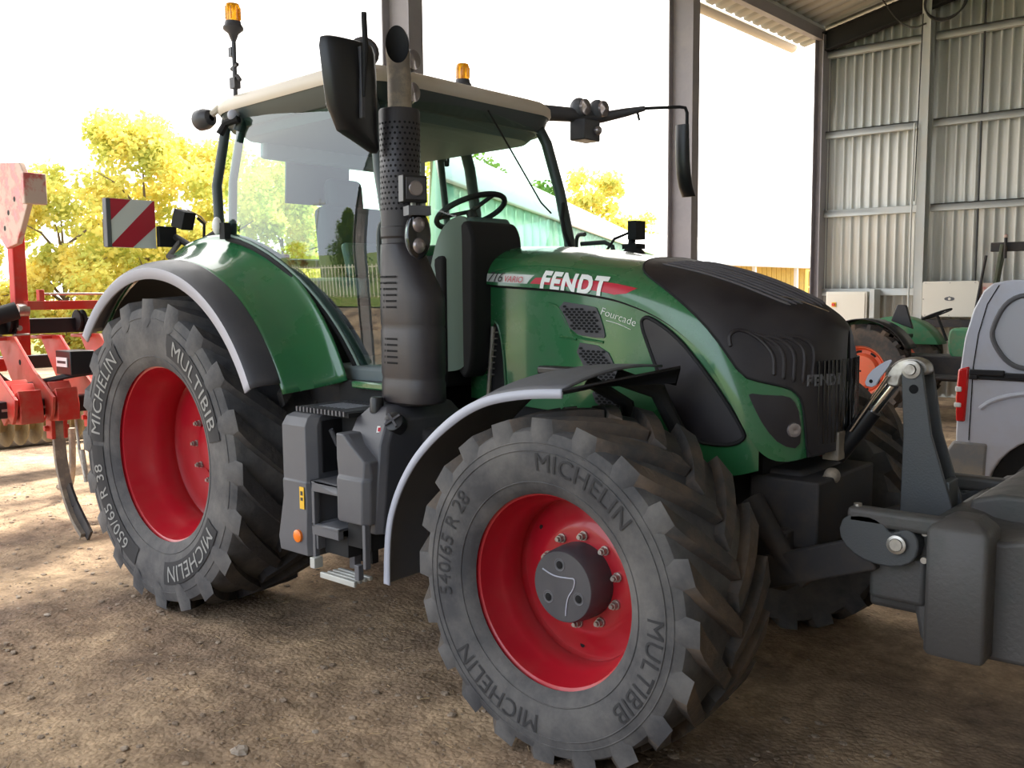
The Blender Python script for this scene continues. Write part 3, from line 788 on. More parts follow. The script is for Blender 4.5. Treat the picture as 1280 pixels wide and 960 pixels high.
# ---------------------------------------------------------------- cab
def ycab(x, z):
    b = .90 - .172 * max(z - 2.0, -.1) ** 2
    if z < 2.0: b = .90 - .06 * (2.0 - z)
    t = max((x - .25) / 1.2, 0)
    return b - .16 * t * t
def xA(z):  # front edge of the doors / A pillar
    return interp([(1.35, 1.53), (1.6, 1.50), (2.08, 1.415), (2.375, 1.348), (2.67, 1.275), (2.85, 1.20)], z)
ZTOP = 2.80
for side in (-1, 1):
    out = [pol(1.222, radians(a)) for a in (82, 76, 70, 64, 58, 52, 46, 40, 34, 28, 23)] + [(1.30, 1.335), (1.40, 1.33), (1.52, 1.35), (xA(1.6), 1.6), (xA(1.85), 1.85), (xA(2.08), 2.08), (xA(2.375), 2.375), (xA(2.67), 2.67), (xA(2.76) - .01, 2.76), (1.15, 2.805), (.95, 2.825), (.6, 2.83), (.36, 2.815), (.275, 2.77), (.25, 2.68), (.235, 2.4)]
    dm = lambda x, z, off, side=side: Vector((x, side * (ycab(x, z) + off), z))
    mb = MB().use('glass'); patch2(out, lambda x, z, o: dm(x, z, 0), (.08, .08), mb, 0)
    door = mb.build('cab_door', None, T, sharp=60)
    mb = MB().use('blackm'); n = len(out); mb.tube([dm(x, z, .004) for x, z in out[:15]], .016, 8, caps=True)
    mb.build('door_seal', None, door)
    mb = MB().use('panel'); mb.tube([dm(*pol(1.240, radians(a)), .004) for a in range(84, 20, -4)], .008, 8); mb.build('door_edge', None, door)
    # frame around
    mb = MB().use('frame')
    mb.tube([dm(x, z, -.02) for x, z in out[14:21]], .034, 10)                 # A pillar
    mb.tube([dm(x, z, -.015) for x, z in out[19:26]], .034, 10)                # roof rail
    mb.tube([dm(x, z, -.03) for x, z in out[24:] + [out[0]]], .024, 10)         # B pillar
    mb.tube([dm(x, z, -.04) for x, z in out[:12]], .03, 10)
    mb.build('cab_pillar', None, T)
    # curved grab handle of the door
    mb = MB().use('frame'); hp = smoothpoly([(1.50, 2.115), (1.435, 2.118), (1.415, 2.08), (1.415, 1.98), (1.415, 1.88), (1.435, 1.845), (1.50, 1.85)], 2, False)
    mb.tube([dm(x, z, .05) for x, z in hp], .013, 8); mb.build('grab_handle', None, T)
    # hinge lamps on the rear door corner
    mb = MB().use('white'); mb.sphere(dm(.22, 2.15, .05), .05, 14, 10, (.6, .5, 1.0)); mb.use('blackm'); mb.box(dm(.27, 2.12, .03), (.05, .04, .09)); mb.build('marker_lamp', None, T)
    mb = MB().use('blackm'); mb.tube([dm(.30, 2.74, .03), dm(.23, 2.72, .06), dm(.20, 2.66, .07)], .022, 8); mb.use('lgrey'); mb.sphere(dm(.27, 2.76, .05), .032, 10, 8); mb.build('rear_hinge_lamp', None, T)
# far B post, rear posts, rear window
mb = MB().use('frame')
for side in (-1, 1):
    if side == 1: mb.tube([(.50, .865, 1.98), (.50, .875, 2.3), (.49, .83, 2.6), (.48, .76, 2.82)], .038, 10)
    mb.tube([(.02, side * .80, 1.95), (.0, side * .80, 2.4), (.05, side * .74, 2.82)], .03, 10)
mb.tube([(.0, -.80, 1.96), (.0, .80, 1.96)], .03, 8)
mb.build('rear_pillar', None, T)
mb = MB().use('glass'); mb.add([(.0, -.78, 1.98), (.0, .78, 1.98), (.04, .74, 2.82), (.04, -.74, 2.82)], [(0, 1, 2, 3)]); mb.build('rear_window', None, T)
# windscreen
def wsf(u, v):
    z = 1.42 + v * 1.40; yy = (u * 2 - 1); w = ycab(xA(z), z) - .01
    return (xA(z) + .08 * (1 - yy * yy) * (1 - .35 * v), yy * w, z)
mb = MB().use('wglass'); mb.grid(wsf, 24, 16); mb.build('windscreen', None, T)
mb = MB().use('blackm'); mb.tube([Vector(wsf(.60, .98)) + Vector((.02, 0, 0)), Vector(wsf(.80, .62)) + Vector((.02, 0, 0)), Vector(wsf(.86, .58)) + Vector((.02, 0, 0))], .005, 6)
mb.tube([Vector(wsf(.985, .63)) + Vector((.02, -.01, 0)), Vector(wsf(.93, .56)) + Vector((.03, 0, 0)), Vector(wsf(.93, .50)) + Vector((.03, 0, 0)), Vector(wsf(.985, .42)) + Vector((.02, 0, 0))], .012, 8)
mb.build('wiper_arm', None, T)
# roof
def rounded_rect(x0, x1, y0, y1, r, n=6):
    p = []
    for (cx, cy, s) in ((x1 - r, y1 - r, 0), (x0 + r, y1 - r, 1), (x0 + r, y0 + r, 2), (x1 - r, y0 + r, 3)):
        for i in range(n + 1):
            a = pi / 2 * (s + i / n); p.append((cx + r * cos(a), cy + r * sin(a)))
    return p
def loft(mb, rings, cap0=True, cap1=True):
    o = len(mb.v); n = len(rings[0])
    for r in rings: mb.v += [Vector(p) for p in r]
    for k in range(len(rings) - 1):
        for i in range(n):
            j = (i + 1) % n; mb.face([o + k * n + i, o + k * n + j, o + (k + 1) * n + j, o + (k + 1) * n + i])
    if cap0: mb.face([o + i for i in range(n)][::-1])
    if cap1: mb.face([o + (len(rings) - 1) * n + i for i in range(n)])
    return mb
def roofring(ins, z, bow=.06):
    p = rounded_rect(-.03 + ins, 1.27 - ins, -.83 + ins, .83 - ins, .20 - ins * .4, 7)
    return [(x + (bow * (1 - (y / .84) ** 2) if x > .9 else 0), y, z - .10 * max(0, .35 - x) - .03 * (y / .83) ** 2) for x, y in p]
mb = MB().use('roofp')
loft(mb, [roofring(.0, 2.845), roofring(-.012, 2.865), roofring(-.010, 2.90), roofring(.02, 2.925), roofring(.09, 2.945), roofring(.25, 2.965), roofring(.45, 2.975)], False, True)
roof = mb.build('roof', None, T, sharp=45)
mb = MB().use('frame'); loft(mb, [roofring(.05, 2.75), roofring(.02, 2.80), roofring(.005, 2.848)], True, False); mb.build('roof_underside', None, roof)
# dark headliner inside
mb = MB().use('inner'); loft(mb, [roofring(.12, 2.70), roofring(.06, 2.76)], True, True); mb.build('headliner', None, T)
# roof work lamps, mirror arms, mirrors
def arm_set(side):
    s = side
    mb = MB().use('dgrey')
    mb.tube([(1.16, s * .80, 2.885), (1.30, s * .86, 2.89), (1.42, s * .93, 2.88), (1.58, s * 1.06, 2.85), (1.70, s * 1.16, 2.82)], [.045, .045, .035, .028, .02], 10)
    mb.lathe([(.02, -.03), (.06, -.02), (.075, .03), (.055, .06), (.001, .07)], (1.40, s * .86, 2.90), (1.75, s * 1.1, 2.90), 18)
    arm = mb.build('mirror_arm', None, T)
    mb = MB().use('blackm'); mb.tube([(1.79, s * 1.19, 2.60), (1.80, s * 1.185, 2.80), (1.80, s * 1.19, 2.945)], [.006, .013, .012], 8); mb.build('mirror_rod', None, arm)
    # housing, widest on top, tapering down and inwards
    def ring(zf, w0, w1, d):
        return [(1.70 + d * cos(a) * (1.0 if cos(a) > 0 else .35), s * ((w0 + w1) / 2 + (w1 - w0) / 2 * (abs(sin(a)) ** .7) * (1 if sin(a) > 0 else -1)), zf) for a in [2 * pi * i / 20 for i in range(20)]]
    mb = MB().use('black')
    loft(mb, [ring(2.385, 1.055, 1.085, .02), ring(2.40, 1.05, 1.12, .04), ring(2.46, 1.052, 1.27, .055), ring(2.52, 1.055, 1.30, .062), ring(2.56, 1.056, 1.322, .068), ring(2.70, 1.06, 1.34, .075), ring(2.80, 1.062, 1.352, .07), ring(2.835, 1.07, 1.345, .055), ring(2.845, 1.10, 1.32, .03)])
    mi = mb.build('mirror', None, T, sharp=40)
    mb = MB().use('mirror'); mb.box((1.672, s * 1.20, 2.68), (.006, .20, .22)); mb.build('mirror_glass', None, mi)
    mb = MB().use('dgrey'); mb.box((1.775, s * 1.19, 2.66), (.02, .02, .30), (0, 0, 0)); mb.build('mirror_clip', None, mi, bevel=.004)
for s in (-1,): arm_set(s)
def far_mirror():
    s = 1
    mb = MB().use('dgrey')
    mb.tube([(1.16, .80, 2.885), (1.24, .95, 2.885), (1.27, 1.05, 2.88), (1.33, 1.18, 2.885), (1.45, 1.28, 2.915), (1.56, 1.34, 2.935)], [.05, .045, .04, .035, .028, .016], 10)
    arm = mb.build('mirror_arm', None, T)
    mb = MB().use('blackm'); mb.tube([(1.56, 1.34, 2.935), (1.72, 1.50, 2.945), (1.745, 1.525, 2.94), (1.75, 1.54, 2.91), (1.75, 1.54, 2.78), (1.75, 1.535, 2.70)], .011, 8); mb.box((1.745, 1.515, 2.70), (.05, .05, .09)); mb.tube([(1.52, 1.31, 2.92), (1.53, 1.32, 2.86)], .008, 6); mb.build('mirror_rod', None, arm)
    for k, (dx, dy) in enumerate(((0, 0), (.05, .13))):
        c = Vector((1.27 + dx, (1.02 + dy), 2.93)); mb = MB().use('mgrey'); mb.sphere(c, .065, 16, 10, (.9, .9, 1)); mb.use('lens'); d = Vector((1, 0, 0)); mb.lathe([(.052, .045), (.05, .06), (.001, .066)], c, c + d, 18); mb.build('work_lamp', None, T)
    mb = MB().use('dgrey'); mb.box((1.29, 1.06, 2.79), (.12, .17, .13)); mb.use('lens'); mb.sphere((1.36, 1.10, 2.79), .03, 10, 8); mb.build('work_lamp', None, T, bevel=.02)
    mb = MB().use('black')
    sec = [(2.38, 1.58, 1.60), (2.44, 1.52, 1.58), (2.52, 1.49, 1.555), (2.60, 1.475, 1.54), (2.72, 1.47, 1.53), (2.83, 1.475, 1.52)]
    def ring(z, y0, y1): return [(1.74 + .05 * cos(a), (y0 + y1) / 2 + (y1 - y0) / 2 * sin(a), z) for a in [2 * pi * i / 14 for i in range(14)]]
    loft(mb, [ring(*q) for q in sec]); mb.build('mirror', None, T)
far_mirror()
mb = MB().use('dgrey')
c = Vector((.0, -.84, 2.78)); mb.lathe([(.02, -.03), (.045, -.02), (.06, .02), (.06, .07), (.05, .085), (.001, .09)], c, c + Vector((-1, -.2, -.1)), 20); mb.use('roofp'); mb.tube([(.06, -.80, 2.84), (.02, -.83, 2.80)], .02, 8)
mb.build('work_lamp', None, T)
# front upper lamps on the right corner, half hidden by the exhaust stack
for (y, z) in ((-.545, 2.93), (-.55, 2.77)):
    c = Vector((1.36, y, z)); mb = MB().use('mgrey'); mb.sphere(c, .06, 16, 10); mb.use('lens'); mb.lathe([(.05, .04), (.048, .055), (.001, .062)], c, c + Vector((1, 0, 0)), 18); mb.build('work_lamp', None, T)
# beacons
def beacon(x, y, z0, stem, name='beacon_light'):
    mb = MB().use('dgrey')
    if stem > .1:
        mb.box((x, y, z0 + .02), (.05, .04, .06)); mb.tube([(x - .0, y, z0 - .06), (x, y, z0 + stem)], .013, 8); mb.tube([(x - .03, y, z0 + .10), (x + .03, y, z0 + .12)], .012, 6); mb.tube([(x + .02, y, z0 + .06), (x + .05, y, z0 + .03)], .012, 6)
        mb.box((x - .02, y, z0 + stem * .62), (.03, .03, .05))
    zb = z0 + stem
    mb.lathe([(.014, -.06), (.03, -.02), (.055, .0), (.058, .012), (.046, .03), (.044, .045)], (x, y, zb), (x, y, zb + 1), 24, caps=True)
    b = mb.build(name, None, T)
    mb = MB().use('amber'); mb.lathe([(.042, .045), (.043, .06), (.042, .125), (.036, .140), (.001, .144)], (x, y, zb), (x, y, zb + 1), 24)
    for k in range(8): a = 2 * pi * k / 8; mb.tube([(x + .043 * cos(a), y + .043 * sin(a), zb + .055), (x + .043 * cos(a), y + .043 * sin(a), zb + .12)], .003, 5)
    mb.build('beacon_lens', None, b)
beacon(.225, -.80, 2.93, .31)
beacon(.75, .50, 2.97, .085)

# ---------------------------------------------------------------- cab inside
mb = MB().use('seat')
mb.box((.55, 0, 1.62), (.50, .50, .14)); mb.build('seat', None, T, bevel=.05, seg=3)
mb = MB().use('seat'); mb.box((.26, 0, 1.98), (.14, .50, .66), (0, -.12, 0)); mb.box((.17, 0, 2.38), (.10, .28, .22), (0, -.1, 0)); mb.build('seat_backrest', None, T, bevel=.05, seg=3)
mb = MB().use('inner'); mb.box((.62, -.40, 1.80), (.55, .14, .12)); mb.box((.85, -.42, 1.95), (.05, .26, .20), (0, -.3, 0)); mb.box((.5, 0, 1.45), (.5, .4, .25)); mb.build('armrest_console', None, T, bevel=.02)
mb = MB().use('mgrey'); mb.add([(.02, -.33, 2.33), (.02, .16, 2.33), (.04, .16, 2.64), (.04, -.33, 2.64)], [(0, 1, 2, 3)]); mb.build('rear_sign_plate', None, T, solid=.02)
mb = MB().use('lgrey'); mb.box((.10, 0, 2.66), (.06, 1.1, .18), (0, .1, 0)); mb.build('sun_blind', None, T, bevel=.02)
mb = MB().use('blackm'); c = Vector((1.28, .0, 2.22)); n = Vector((-.45, 0, 1)).normalized(); u = Vector((0, 1, 0)); w = n.cross(u)
mb.tube([c + (u * cos(t) + w * sin(t)) * .20 for t in [2 * pi * i / 40 for i in range(40)]], .016, 8, closed=True)
for a in (.5, 2.6, 4.7): mb.tube([c, c + (u * cos(a) + w * sin(a)) * .20], .012, 6)
mb.tube([c, c - n * .35, (1.42, 0, 1.5)], [.03, .045, .06], 10); mb.build('steering_wheel', None, T)
mb = MB().use('inner'); mb.box((1.42, 0, 1.78), (.16, .36, .60), (0, -.2, 0)); mb.box((1.40, .02, 2.10), (.08, .34, .16), (0, -.35, 0)); mb.build('dashboard', None, T, bevel=.03)
mb = MB().use('inner'); mb.b2((-.0, -.80, 1.30), (1.45, .80, 1.40)); mb.b2((-.0, -.70, 1.4), (.30, .70, 1.62)); mb.b2((.0, -.86, 1.55), (.55, -.62, 1.85)); mb.b2((.0, .62, 1.55), (.55, .86, 1.85)); mb.build('cab_floor', None, T, bevel=.02)
mb = MB().use('redw'); mb.box((.28, -.60, 1.95), (.10, .12, .10)); mb.build('document_box', None, T, bevel=.01)
# pale front corner panel with an oval vent, and the black cowl next to the hood
mb = MB().use('panel')
pp = [(1.57, 1.38), (1.575, 1.80), (1.63, 2.03), (1.70, 2.13), (1.775, 2.14), (1.765, 2.0), (1.765, 1.45), (1.74, 1.38)]
def pf_(x, z, o): return (x, -.615 + .10 * max(0, (x - 1.55)) * 3 * (x - 1.55) / .17 - o, z)
patch2(smoothpoly(pp, 2), pf_, (.05, .08), mb, .015); cp_ = mb.build('cab_corner_panel', None, T)
mb = MB().use('dgrey'); mb.add([Vector(pf_(1.645 + .028 * cos(a), 1.72 + .055 * sin(a), .018)) for a in [2 * pi * i / 20 for i in range(20)]], [tuple(range(20))]); mb.use('hole')
for k in range(5): mb.add([pf_(1.628, 1.686 + k * .016, .021), pf_(1.662, 1.686 + k * .016, .021), pf_(1.662, 1.693 + k * .016, .021), pf_(1.628, 1.693 + k * .016, .021)], [(0, 1, 2, 3)])
mb.build('oval_vent', None, cp_, merge=False)
mb = MB().use('blackm'); op = smoothpoly([(1.68, 1.35), (1.68, 1.9), (1.69, 2.02), (1.72, 2.10), (1.78, 2.12), (1.82, 2.06), (1.83, 1.98), (1.82, 1.9), (1.82, 1.35)], 2)
mb.prism(op, 'y', -.56, -.20); mb.build('intake_cowl', None, T, bevel=.02)
mb = MB().use('blackm'); mb.b2((1.45, -.62, 1.30), (1.68, .62, 1.95)); mb.build('firewall', None, T, bevel=.02)
mb = MB().use('blackm'); mb.b2((1.15, -.86, 1.18), (1.60, -.60, 1.33)); mb.use('green'); mb.b2((1.30, -.90, 1.30), (1.56, -.86, 1.335)); mb.build('door_sill', None, T, bevel=.008)
# ---------------------------------------------------------------- exhaust
def stadium(x0, x1, y, r, z, n=12):
    p = []
    for i in range(n + 1): a = -pi / 2 + pi * i / n; p.append((x1 + r * cos(a), y + r * sin(a), z))
    for i in range(n + 1): a = pi / 2 + pi * i / n; p.append((x0 + r * cos(a), y + r * sin(a), z))
    return p
EX, EY = 1.745, -.95
mb = MB().use('exh')
R_ = [(1.10, 0, .055), (1.25, 0, .060), (1.262, .10, .075), (1.275, .125, .098), (1.285, .128, .101), (1.36, .128, .101), (1.375, .128, .097), (1.39, .128, .097), (1.405, .128, .101), (1.60, .13, .101), (1.615, .13, .097), (1.63, .13, .101), (1.73, .13, .101), (1.76, .125, .100), (1.84, .075, .098), (1.94, .02, .096), (1.985, .0, .094), (1.99, 0, .088), (2.01, 0, .088), (2.02, .0, .095)]
loft(mb, [stadium(EX - .003, EX + d, EY, r, z) for z, d, r in R_])
mb.use('hole')
def oncyl(a, z, r=.1025, cx=EX): return (cx + r * cos(a), EY + r * sin(a), z)
for z0, n in ((1.70, 6), (1.45, 5)):                      # ventilation slots
    for k in range(n):
        z = z0 + k * .027; a0 = radians(-128 + k * 1.5); mb.add([oncyl(a0, z), oncyl(a0 + .5, z), oncyl(a0 + .5, z + .009), oncyl(a0, z + .009)], [(0, 1, 2, 3)])
        zz = z; mb.add([(EX + .0, EY - .1025, zz), (EX + .07, EY - .1025, zz), (EX + .07, EY - .1025, zz + .009), (EX, EY - .1025, zz + .009)], [(0, 1, 2, 3)])
ex = mb.build('exhaust', None, T, sharp=30, merge=False)
mb = MB().use('exh'); mb.lathe([(.094, 2.02), (.095, 2.06), (.092, 2.065), (.092, 2.575), (.088, 2.582), (.056, 2.584)], (EX, EY, 0), (EX, EY, 1), 48)
mb.use('hole')
for i in range(17):
    for j in range(26):
        a = 2 * pi * (j + .5 * (i % 2)) / 26; z = 2.14 + i * .0235
        if not (-2.9 < a - 2 * pi < 1.2 or a < 1.2): pass
        mb.add([(EX + .0926 * cos(a + .062 * cos(q)), EY + .0926 * sin(a + .062 * cos(q)), z + .0058 * sin(q)) for q in [2 * pi * k / 8 for k in range(8)]], [tuple(range(8))])
mb.build('heat_shield', None, ex, sharp=30, merge=False)
mb = MB().use('tank_mud'); n = 32; cx, cy = EX + .005, EY
rows = []
for h in (2.56, 2.66, 2.72): rows.append([(cx + .053 * cos(2 * pi * i / n), cy + .053 * sin(2 * pi * i / n), h) for i in range(n)])
dirc = Vector((.75, -.66, 0))
def topz(i, r=.053):
    a = 2 * pi * i / n; return 2.875 - .095 * (cos(a) * dirc.x + sin(a) * dirc.y)
rows.append([(cx - .02 + .053 * cos(2 * pi * i / n), cy + .01 + .053 * sin(2 * pi * i / n), topz(i)) for i in range(n)])
loft(mb, rows, True, False)
mb.use('blackm'); loft(mb, [[(cx - .02 + .050 * cos(2 * pi * i / n), cy + .01 + .050 * sin(2 * pi * i / n), topz(i)) for i in range(n)], [(cx + .049 * cos(2 * pi * i / n), cy + .049 * sin(2 * pi * i / n), 2.66) for i in range(n)]], False, True)
mb.build('exhaust_pipe', None, ex, sharp=50)
# lamps beside the stack
mb = MB().use('black'); mb.box((1.91, -1.03, 2.215), (.05, .115, .115), (0, 0, -.3)); mb.use('dgrey'); mb.box((1.938, -1.038, 2.215), (.006, .095, .095), (0, 0, -.3)); mb.use('lens'); c = Vector((1.942, -1.04, 2.215)); mb.lathe([(.034, 0), (.030, .004), (.001, .005)], c, c + Vector((.95, -.3, 0)), 20)
mb.use('galv'); mb.tube([(1.90, -1.02, 2.16), (1.90, -1.02, 2.13)], .012, 8); mb.build('work_lamp', None, T, bevel=.006)
mb = MB().use('black'); op = [(1.93 + .05 * cos(a), 2.02 + .10 * sin(a)) for a in [2 * pi * i / 28 for i in range(28)]]
def dl(p, h): return Matrix.Rotation(-.45, 4, 'Z') @ Vector((0, p, h))
c0 = Vector((1.935, -1.03, 2.015)); rz = Matrix.Rotation(-.45, 3, 'Z'); ri = []
for x, w, h in ((-.05, .03, .07), (-.035, .048, .092), (.0, .055, .102), (.02, .055, .102), (.026, .048, .095)):
    ri.append([c0 + rz @ Vector((x, w * cos(a) * 1.0, h * sin(a))) for a in [2 * pi * i / 24 for i in range(24)]])
mb.use('mgrey'); loft(mb, ri[:3]); mb.use('gloss'); loft(mb, ri[2:])
mb.use('mgrey'); mb.box(c0 + Vector((-.0, .0, .105)), (.08, .10, .04), (0, 0, -.45))
for dz in (.045, -.045):
    mb.use('lens'); mb.sphere(c0 + rz @ Vector((.022, 0, dz)), .034, 16, 10, (.6, 1, 1))
mb.build('front_lamp', None, T, sharp=45)
mb = MB().use('black'); mb.tube([(1.83, -.97, 2.09), (1.88, -1.0, 2.11), (1.90, -1.01, 2.13)], .014, 8); mb.build('lamp_bracket', None, T)
# far side lamp on the left of the hood
mb = MB().use('blackm'); mb.box((1.79, .90, 2.13), (.06, .10, .11)); mb.tube([(1.76, .90, 2.09), (1.75, .90, 2.0)], .022, 8); mb.box((1.77, .90, 2.035), (.10, .10, .03)); mb.sphere((1.78, .88, 1.96), .085, 14, 10, (1, .8, .9)); mb.tube([(1.76, .88, 2.12), (1.70, .80, 2.08), (1.66, .74, 1.98)], .008, 6)
mb.build('front_lamp', None, T)
mb = MB().use('frame'); mb.tube([(1.45, .80, 2.06), (1.60, .84, 2.065), (1.65, .85, 2.04), (1.67, .85, 1.95)], .014, 8); mb.build('grab_handle', None, T)

# ---------------------------------------------------------------- battery box, steps, tank
mb = MB().use('mgrey')
ri = []
def bbox(z, x0, x1, y0, y1, ch=.03): return [(x0, y0 + ch * .4, z), (x0 + ch * .4, y0, z), (x1 - ch, y0, z), (x1, y0 + ch * 1.6, z), (x1, y1, z), (x0, y1, z)]
loft(mb, [bbox(.535, 1.15, 1.405, -1.245, -.86), bbox(.60, 1.145, 1.405, -1.25, -.86), bbox(.80, 1.185, 1.41, -1.245, -.86), bbox(.885, 1.19, 1.41, -1.25, -.86), bbox(.89, 1.19, 1.41, -1.244, -.86), bbox(1.15, 1.19, 1.41, -1.245, -.86), bbox(1.19, 1.20, 1.405, -1.225, -.86), bbox(1.205, 1.22, 1.40, -1.20, -.86)])
bb = mb.build('battery_box', None, T, sharp=25, bevel=.006)
mb = MB().use('black'); mb.b2((1.408, -1.175, .93), (1.418, -.87, 1.175)); mb.use('mgrey'); mb.tube([(1.425, -1.13, 1.13), (1.425, -1.09, 1.05)], .012, 8); mb.build('side_recess', None, bb)
mb = MB().use('yellow'); mb.b2((1.335, -1.2535, .76), (1.368, -1.2505, .865)); mb.use('dtext'); mb.b2((1.343, -1.2545, .825), (1.360, -1.253, .845)); mb.b2((1.343, -1.2545, .80), (1.360, -1.253, .815)); mb.build('warning_label', None, bb)
mb = MB().use('oranger'); c = Vector((1.315, -1.252, .625)); mb.lathe([(.030, -.004), (.030, .008), (.026, .011), (.001, .011)], c, c + Vector((0, -1, 0)), 24); mb.build('reflector', None, bb)
mb = MB().use('blackm'); mb.b2((1.24, -1.18, 1.205), (1.62, -.86, 1.225)); mb.use('lgrey'); mb.b2((1.30, -1.10, 1.224), (1.50, -.95, 1.232)); mb.use('mgrey')
for k in range(14): mb.b2((1.24 + k * .027, -1.19, 1.21), (1.25 + k * .027, -.88, 1.233))
mb.build('top_platform', None, T)
mb = MB().use('mgrey')
def tk(z, x0, x1, y0, y1, c=.03): return [(x0, y0 + c * .3, z), (x0 + .01, y0, z), (x1 - c, y0, z), (x1 - .005, y0 + c, z), (x1, y1, z), (x0, y1, z)]
loft(mb, [tk(.745, 1.615, 1.81, -1.25, -.70), tk(.76, 1.61, 1.815, -1.255, -.70), tk(.945, 1.61, 1.82, -1.255, -.70), tk(.955, 1.61, 1.82, -1.245, -.70), tk(1.03, 1.61, 1.825, -1.25, -.70, .02), tk(1.10, 1.61, 1.73, -1.25, -.70, .02), tk(1.145, 1.61, 1.68, -1.25, -.70, .02)])
mb.use('dgrey'); loft(mb, [tk(.70, 1.62, 1.84, -1.20, -.68), tk(1.10, 1.60, 1.86, -1.18, -.68), tk(1.20, 1.61, 1.85, -1.13, -.68), tk(1.255, 1.65, 1.80, -1.08, -.70), tk(1.265, 1.68, 1.78, -1.05, -.72)])
tank = mb.build('fuel_tank', None, T, sharp=25, bevel=.010)
mb = MB().use('black'); c = Vector((1.83, -1.09, 1.19)); ax = Vector((.35, -.75, .55)).normalized(); mb.lathe([(.05, -.03), (.05, .0), (.046, .022), (.04, .026), (.001, .026)], c, c + ax, 28); mb.use('dgrey')
for q in range(4):
    a = q * pi / 4; u = ax.orthogonal().normalized(); v = ax.cross(u); d = u * cos(a) + v * sin(a)
    mb.bar(c + ax * .030 - d * .04, c + ax * .030 + d * .04, .010, .014, ax) if q % 2 == 0 else None
mb.build('fuel_cap', None, tank)
mb = MB().use('black'); c = Vector((1.70, -1.08, 1.25)); mb.lathe([(.032, -.02), (.032, .04), (.028, .048), (.001, .048)], c, c + Vector((0, 0, 1)), 22); mb.build('urea_cap', None, tank)
mb = MB().use('decalw'); mb.box((1.795, -1.145, 1.165), (.03, .004, .03), (-.5, 0, .5)); mb.use('stickerr'); mb.box((1.796, -1.148, 1.165), (.018, .003, .018), (-.5, 0, .5)); mb.build('tank_label', None, tank)
mb = MB().use('mgrey')
for z in (.905, .70): 
    mb.b2((1.42, -1.25, z - .05), (1.615, -1.22, z)); mb.b2((1.42, -1.25, z - .012), (1.615, -1.05, z))
mb.b2((1.415, -1.245, .50), (1.435, -1.22, .90)); mb.b2((1.435, -1.24, .58), (1.45, -1.05, .70)); mb.b2((1.78, -1.25, .55), (1.80, -1.22, .75))
mb.use('blackm'); mb.b2((1.42, -1.06, .5), (1.62, -1.02, 1.20)); mb.b2((1.45, -1.20, .56), (1.62, -1.03, .66)); mb.b2((1.62, -1.2, .62), (1.78, -1.0, .74))
mb.use('galv'); mb.box((1.44, -1.245, .52), (.035, .05, .05))
for k in range(4): mb.b2((1.50, -1.26 + k * .030, .468), (1.73, -1.242 + k * .030, .485))
mb.b2((1.49, -1.265, .460), (1.735, -1.25, .487)); mb.use('mgrey'); mb.b2((1.72, -1.25, .49), (1.75, -1.22, .56)); mb.b2((1.50, -1.10, .47), (1.54, -1.06, .60))
mb.build('step_ladder', None, T, bevel=.003)

# ---------------------------------------------------------------- front fenders
arc = smoothpoly([(1.862, .49), (1.868, .62), (1.885, .76), (1.925, .87), (1.98, .97), (2.05, 1.065), (2.132, 1.148), (2.225, 1.225), (2.321, 1.29), (2.43, 1.345), (2.538, 1.378), (2.70, 1.405), (2.86, 1.415)], 2, False)
for side in (-1, 1):
    nA = len(arc) - 1
    def ap(u):
        i = u * nA; k = min(int(i), nA - 1); f = i - k; return (arc[k][0] * (1 - f) + arc[k + 1][0] * f, arc[k][1] * (1 - f) + arc[k + 1][1] * f)
    def fsurf(u, v, side=side):
        x, z = ap(u); crown = .030 * (1 - (2 * v - 1) ** 2)
        k = min(1, max(0, (u - .35) / .4)); crown = crown * (.4 + .6 * k) + .06 * k * v
        if u > .93: x += (u - .93) / .07 * .10 * v
        return (x - crown * (1 - k), side * (1.20 - .52 * v), z + crown * k)
    mb = MB().use('mgrey'); mb.grid(fsurf, 60, 10); fd = mb.build('front_fender', None, T, solid=.010)
    mb = MB().use('lgrey')
    mb.grid(lambda u, v, side=side: (lambda p: (p[0] + .038 * v * (1 - u) , side * 1.203, p[1] - .035 * v * min(1, u * 1.6)))(ap(u)), 60, 1)
    mb.build('fender_lip', None, fd, solid=.008)
    mb = MB().use('black')
    a = Vector(fsurf(1, 0)); b = Vector(fsurf(1, 1)); mb.add([a + Vector((-.08, 0, -.03)), a + Vector((.0, 0, 0)), b + Vector((.08, 0, .0)), b + Vector((.06, 0, -.07)), b + Vector((-.1, 0, -.05))], [(0, 1, 2, 3, 4)]); mb.build('fender_end', None, fd, solid=.01)
    mb = MB().use('blackm'); mb.tube([(2.75, side * .70, 1.42), (2.90, side * .62, 1.36), (2.98, side * .55, 1.15), (2.9, side * .5, .8)], .035, 8); mb.tube([(2.62, side * .72, 1.40), (2.75, side * .62, 1.30), (2.80, side * .55, .8)], .03, 8); mb.build('fender_bracket', None, T)
    mb = MB().use('black'); mb.b2((2.50, side * .88 - .03, 1.43), (2.72, side * .88 + .03, 1.465)); mb.build('fender_knob', None, fd, bevel=.01)

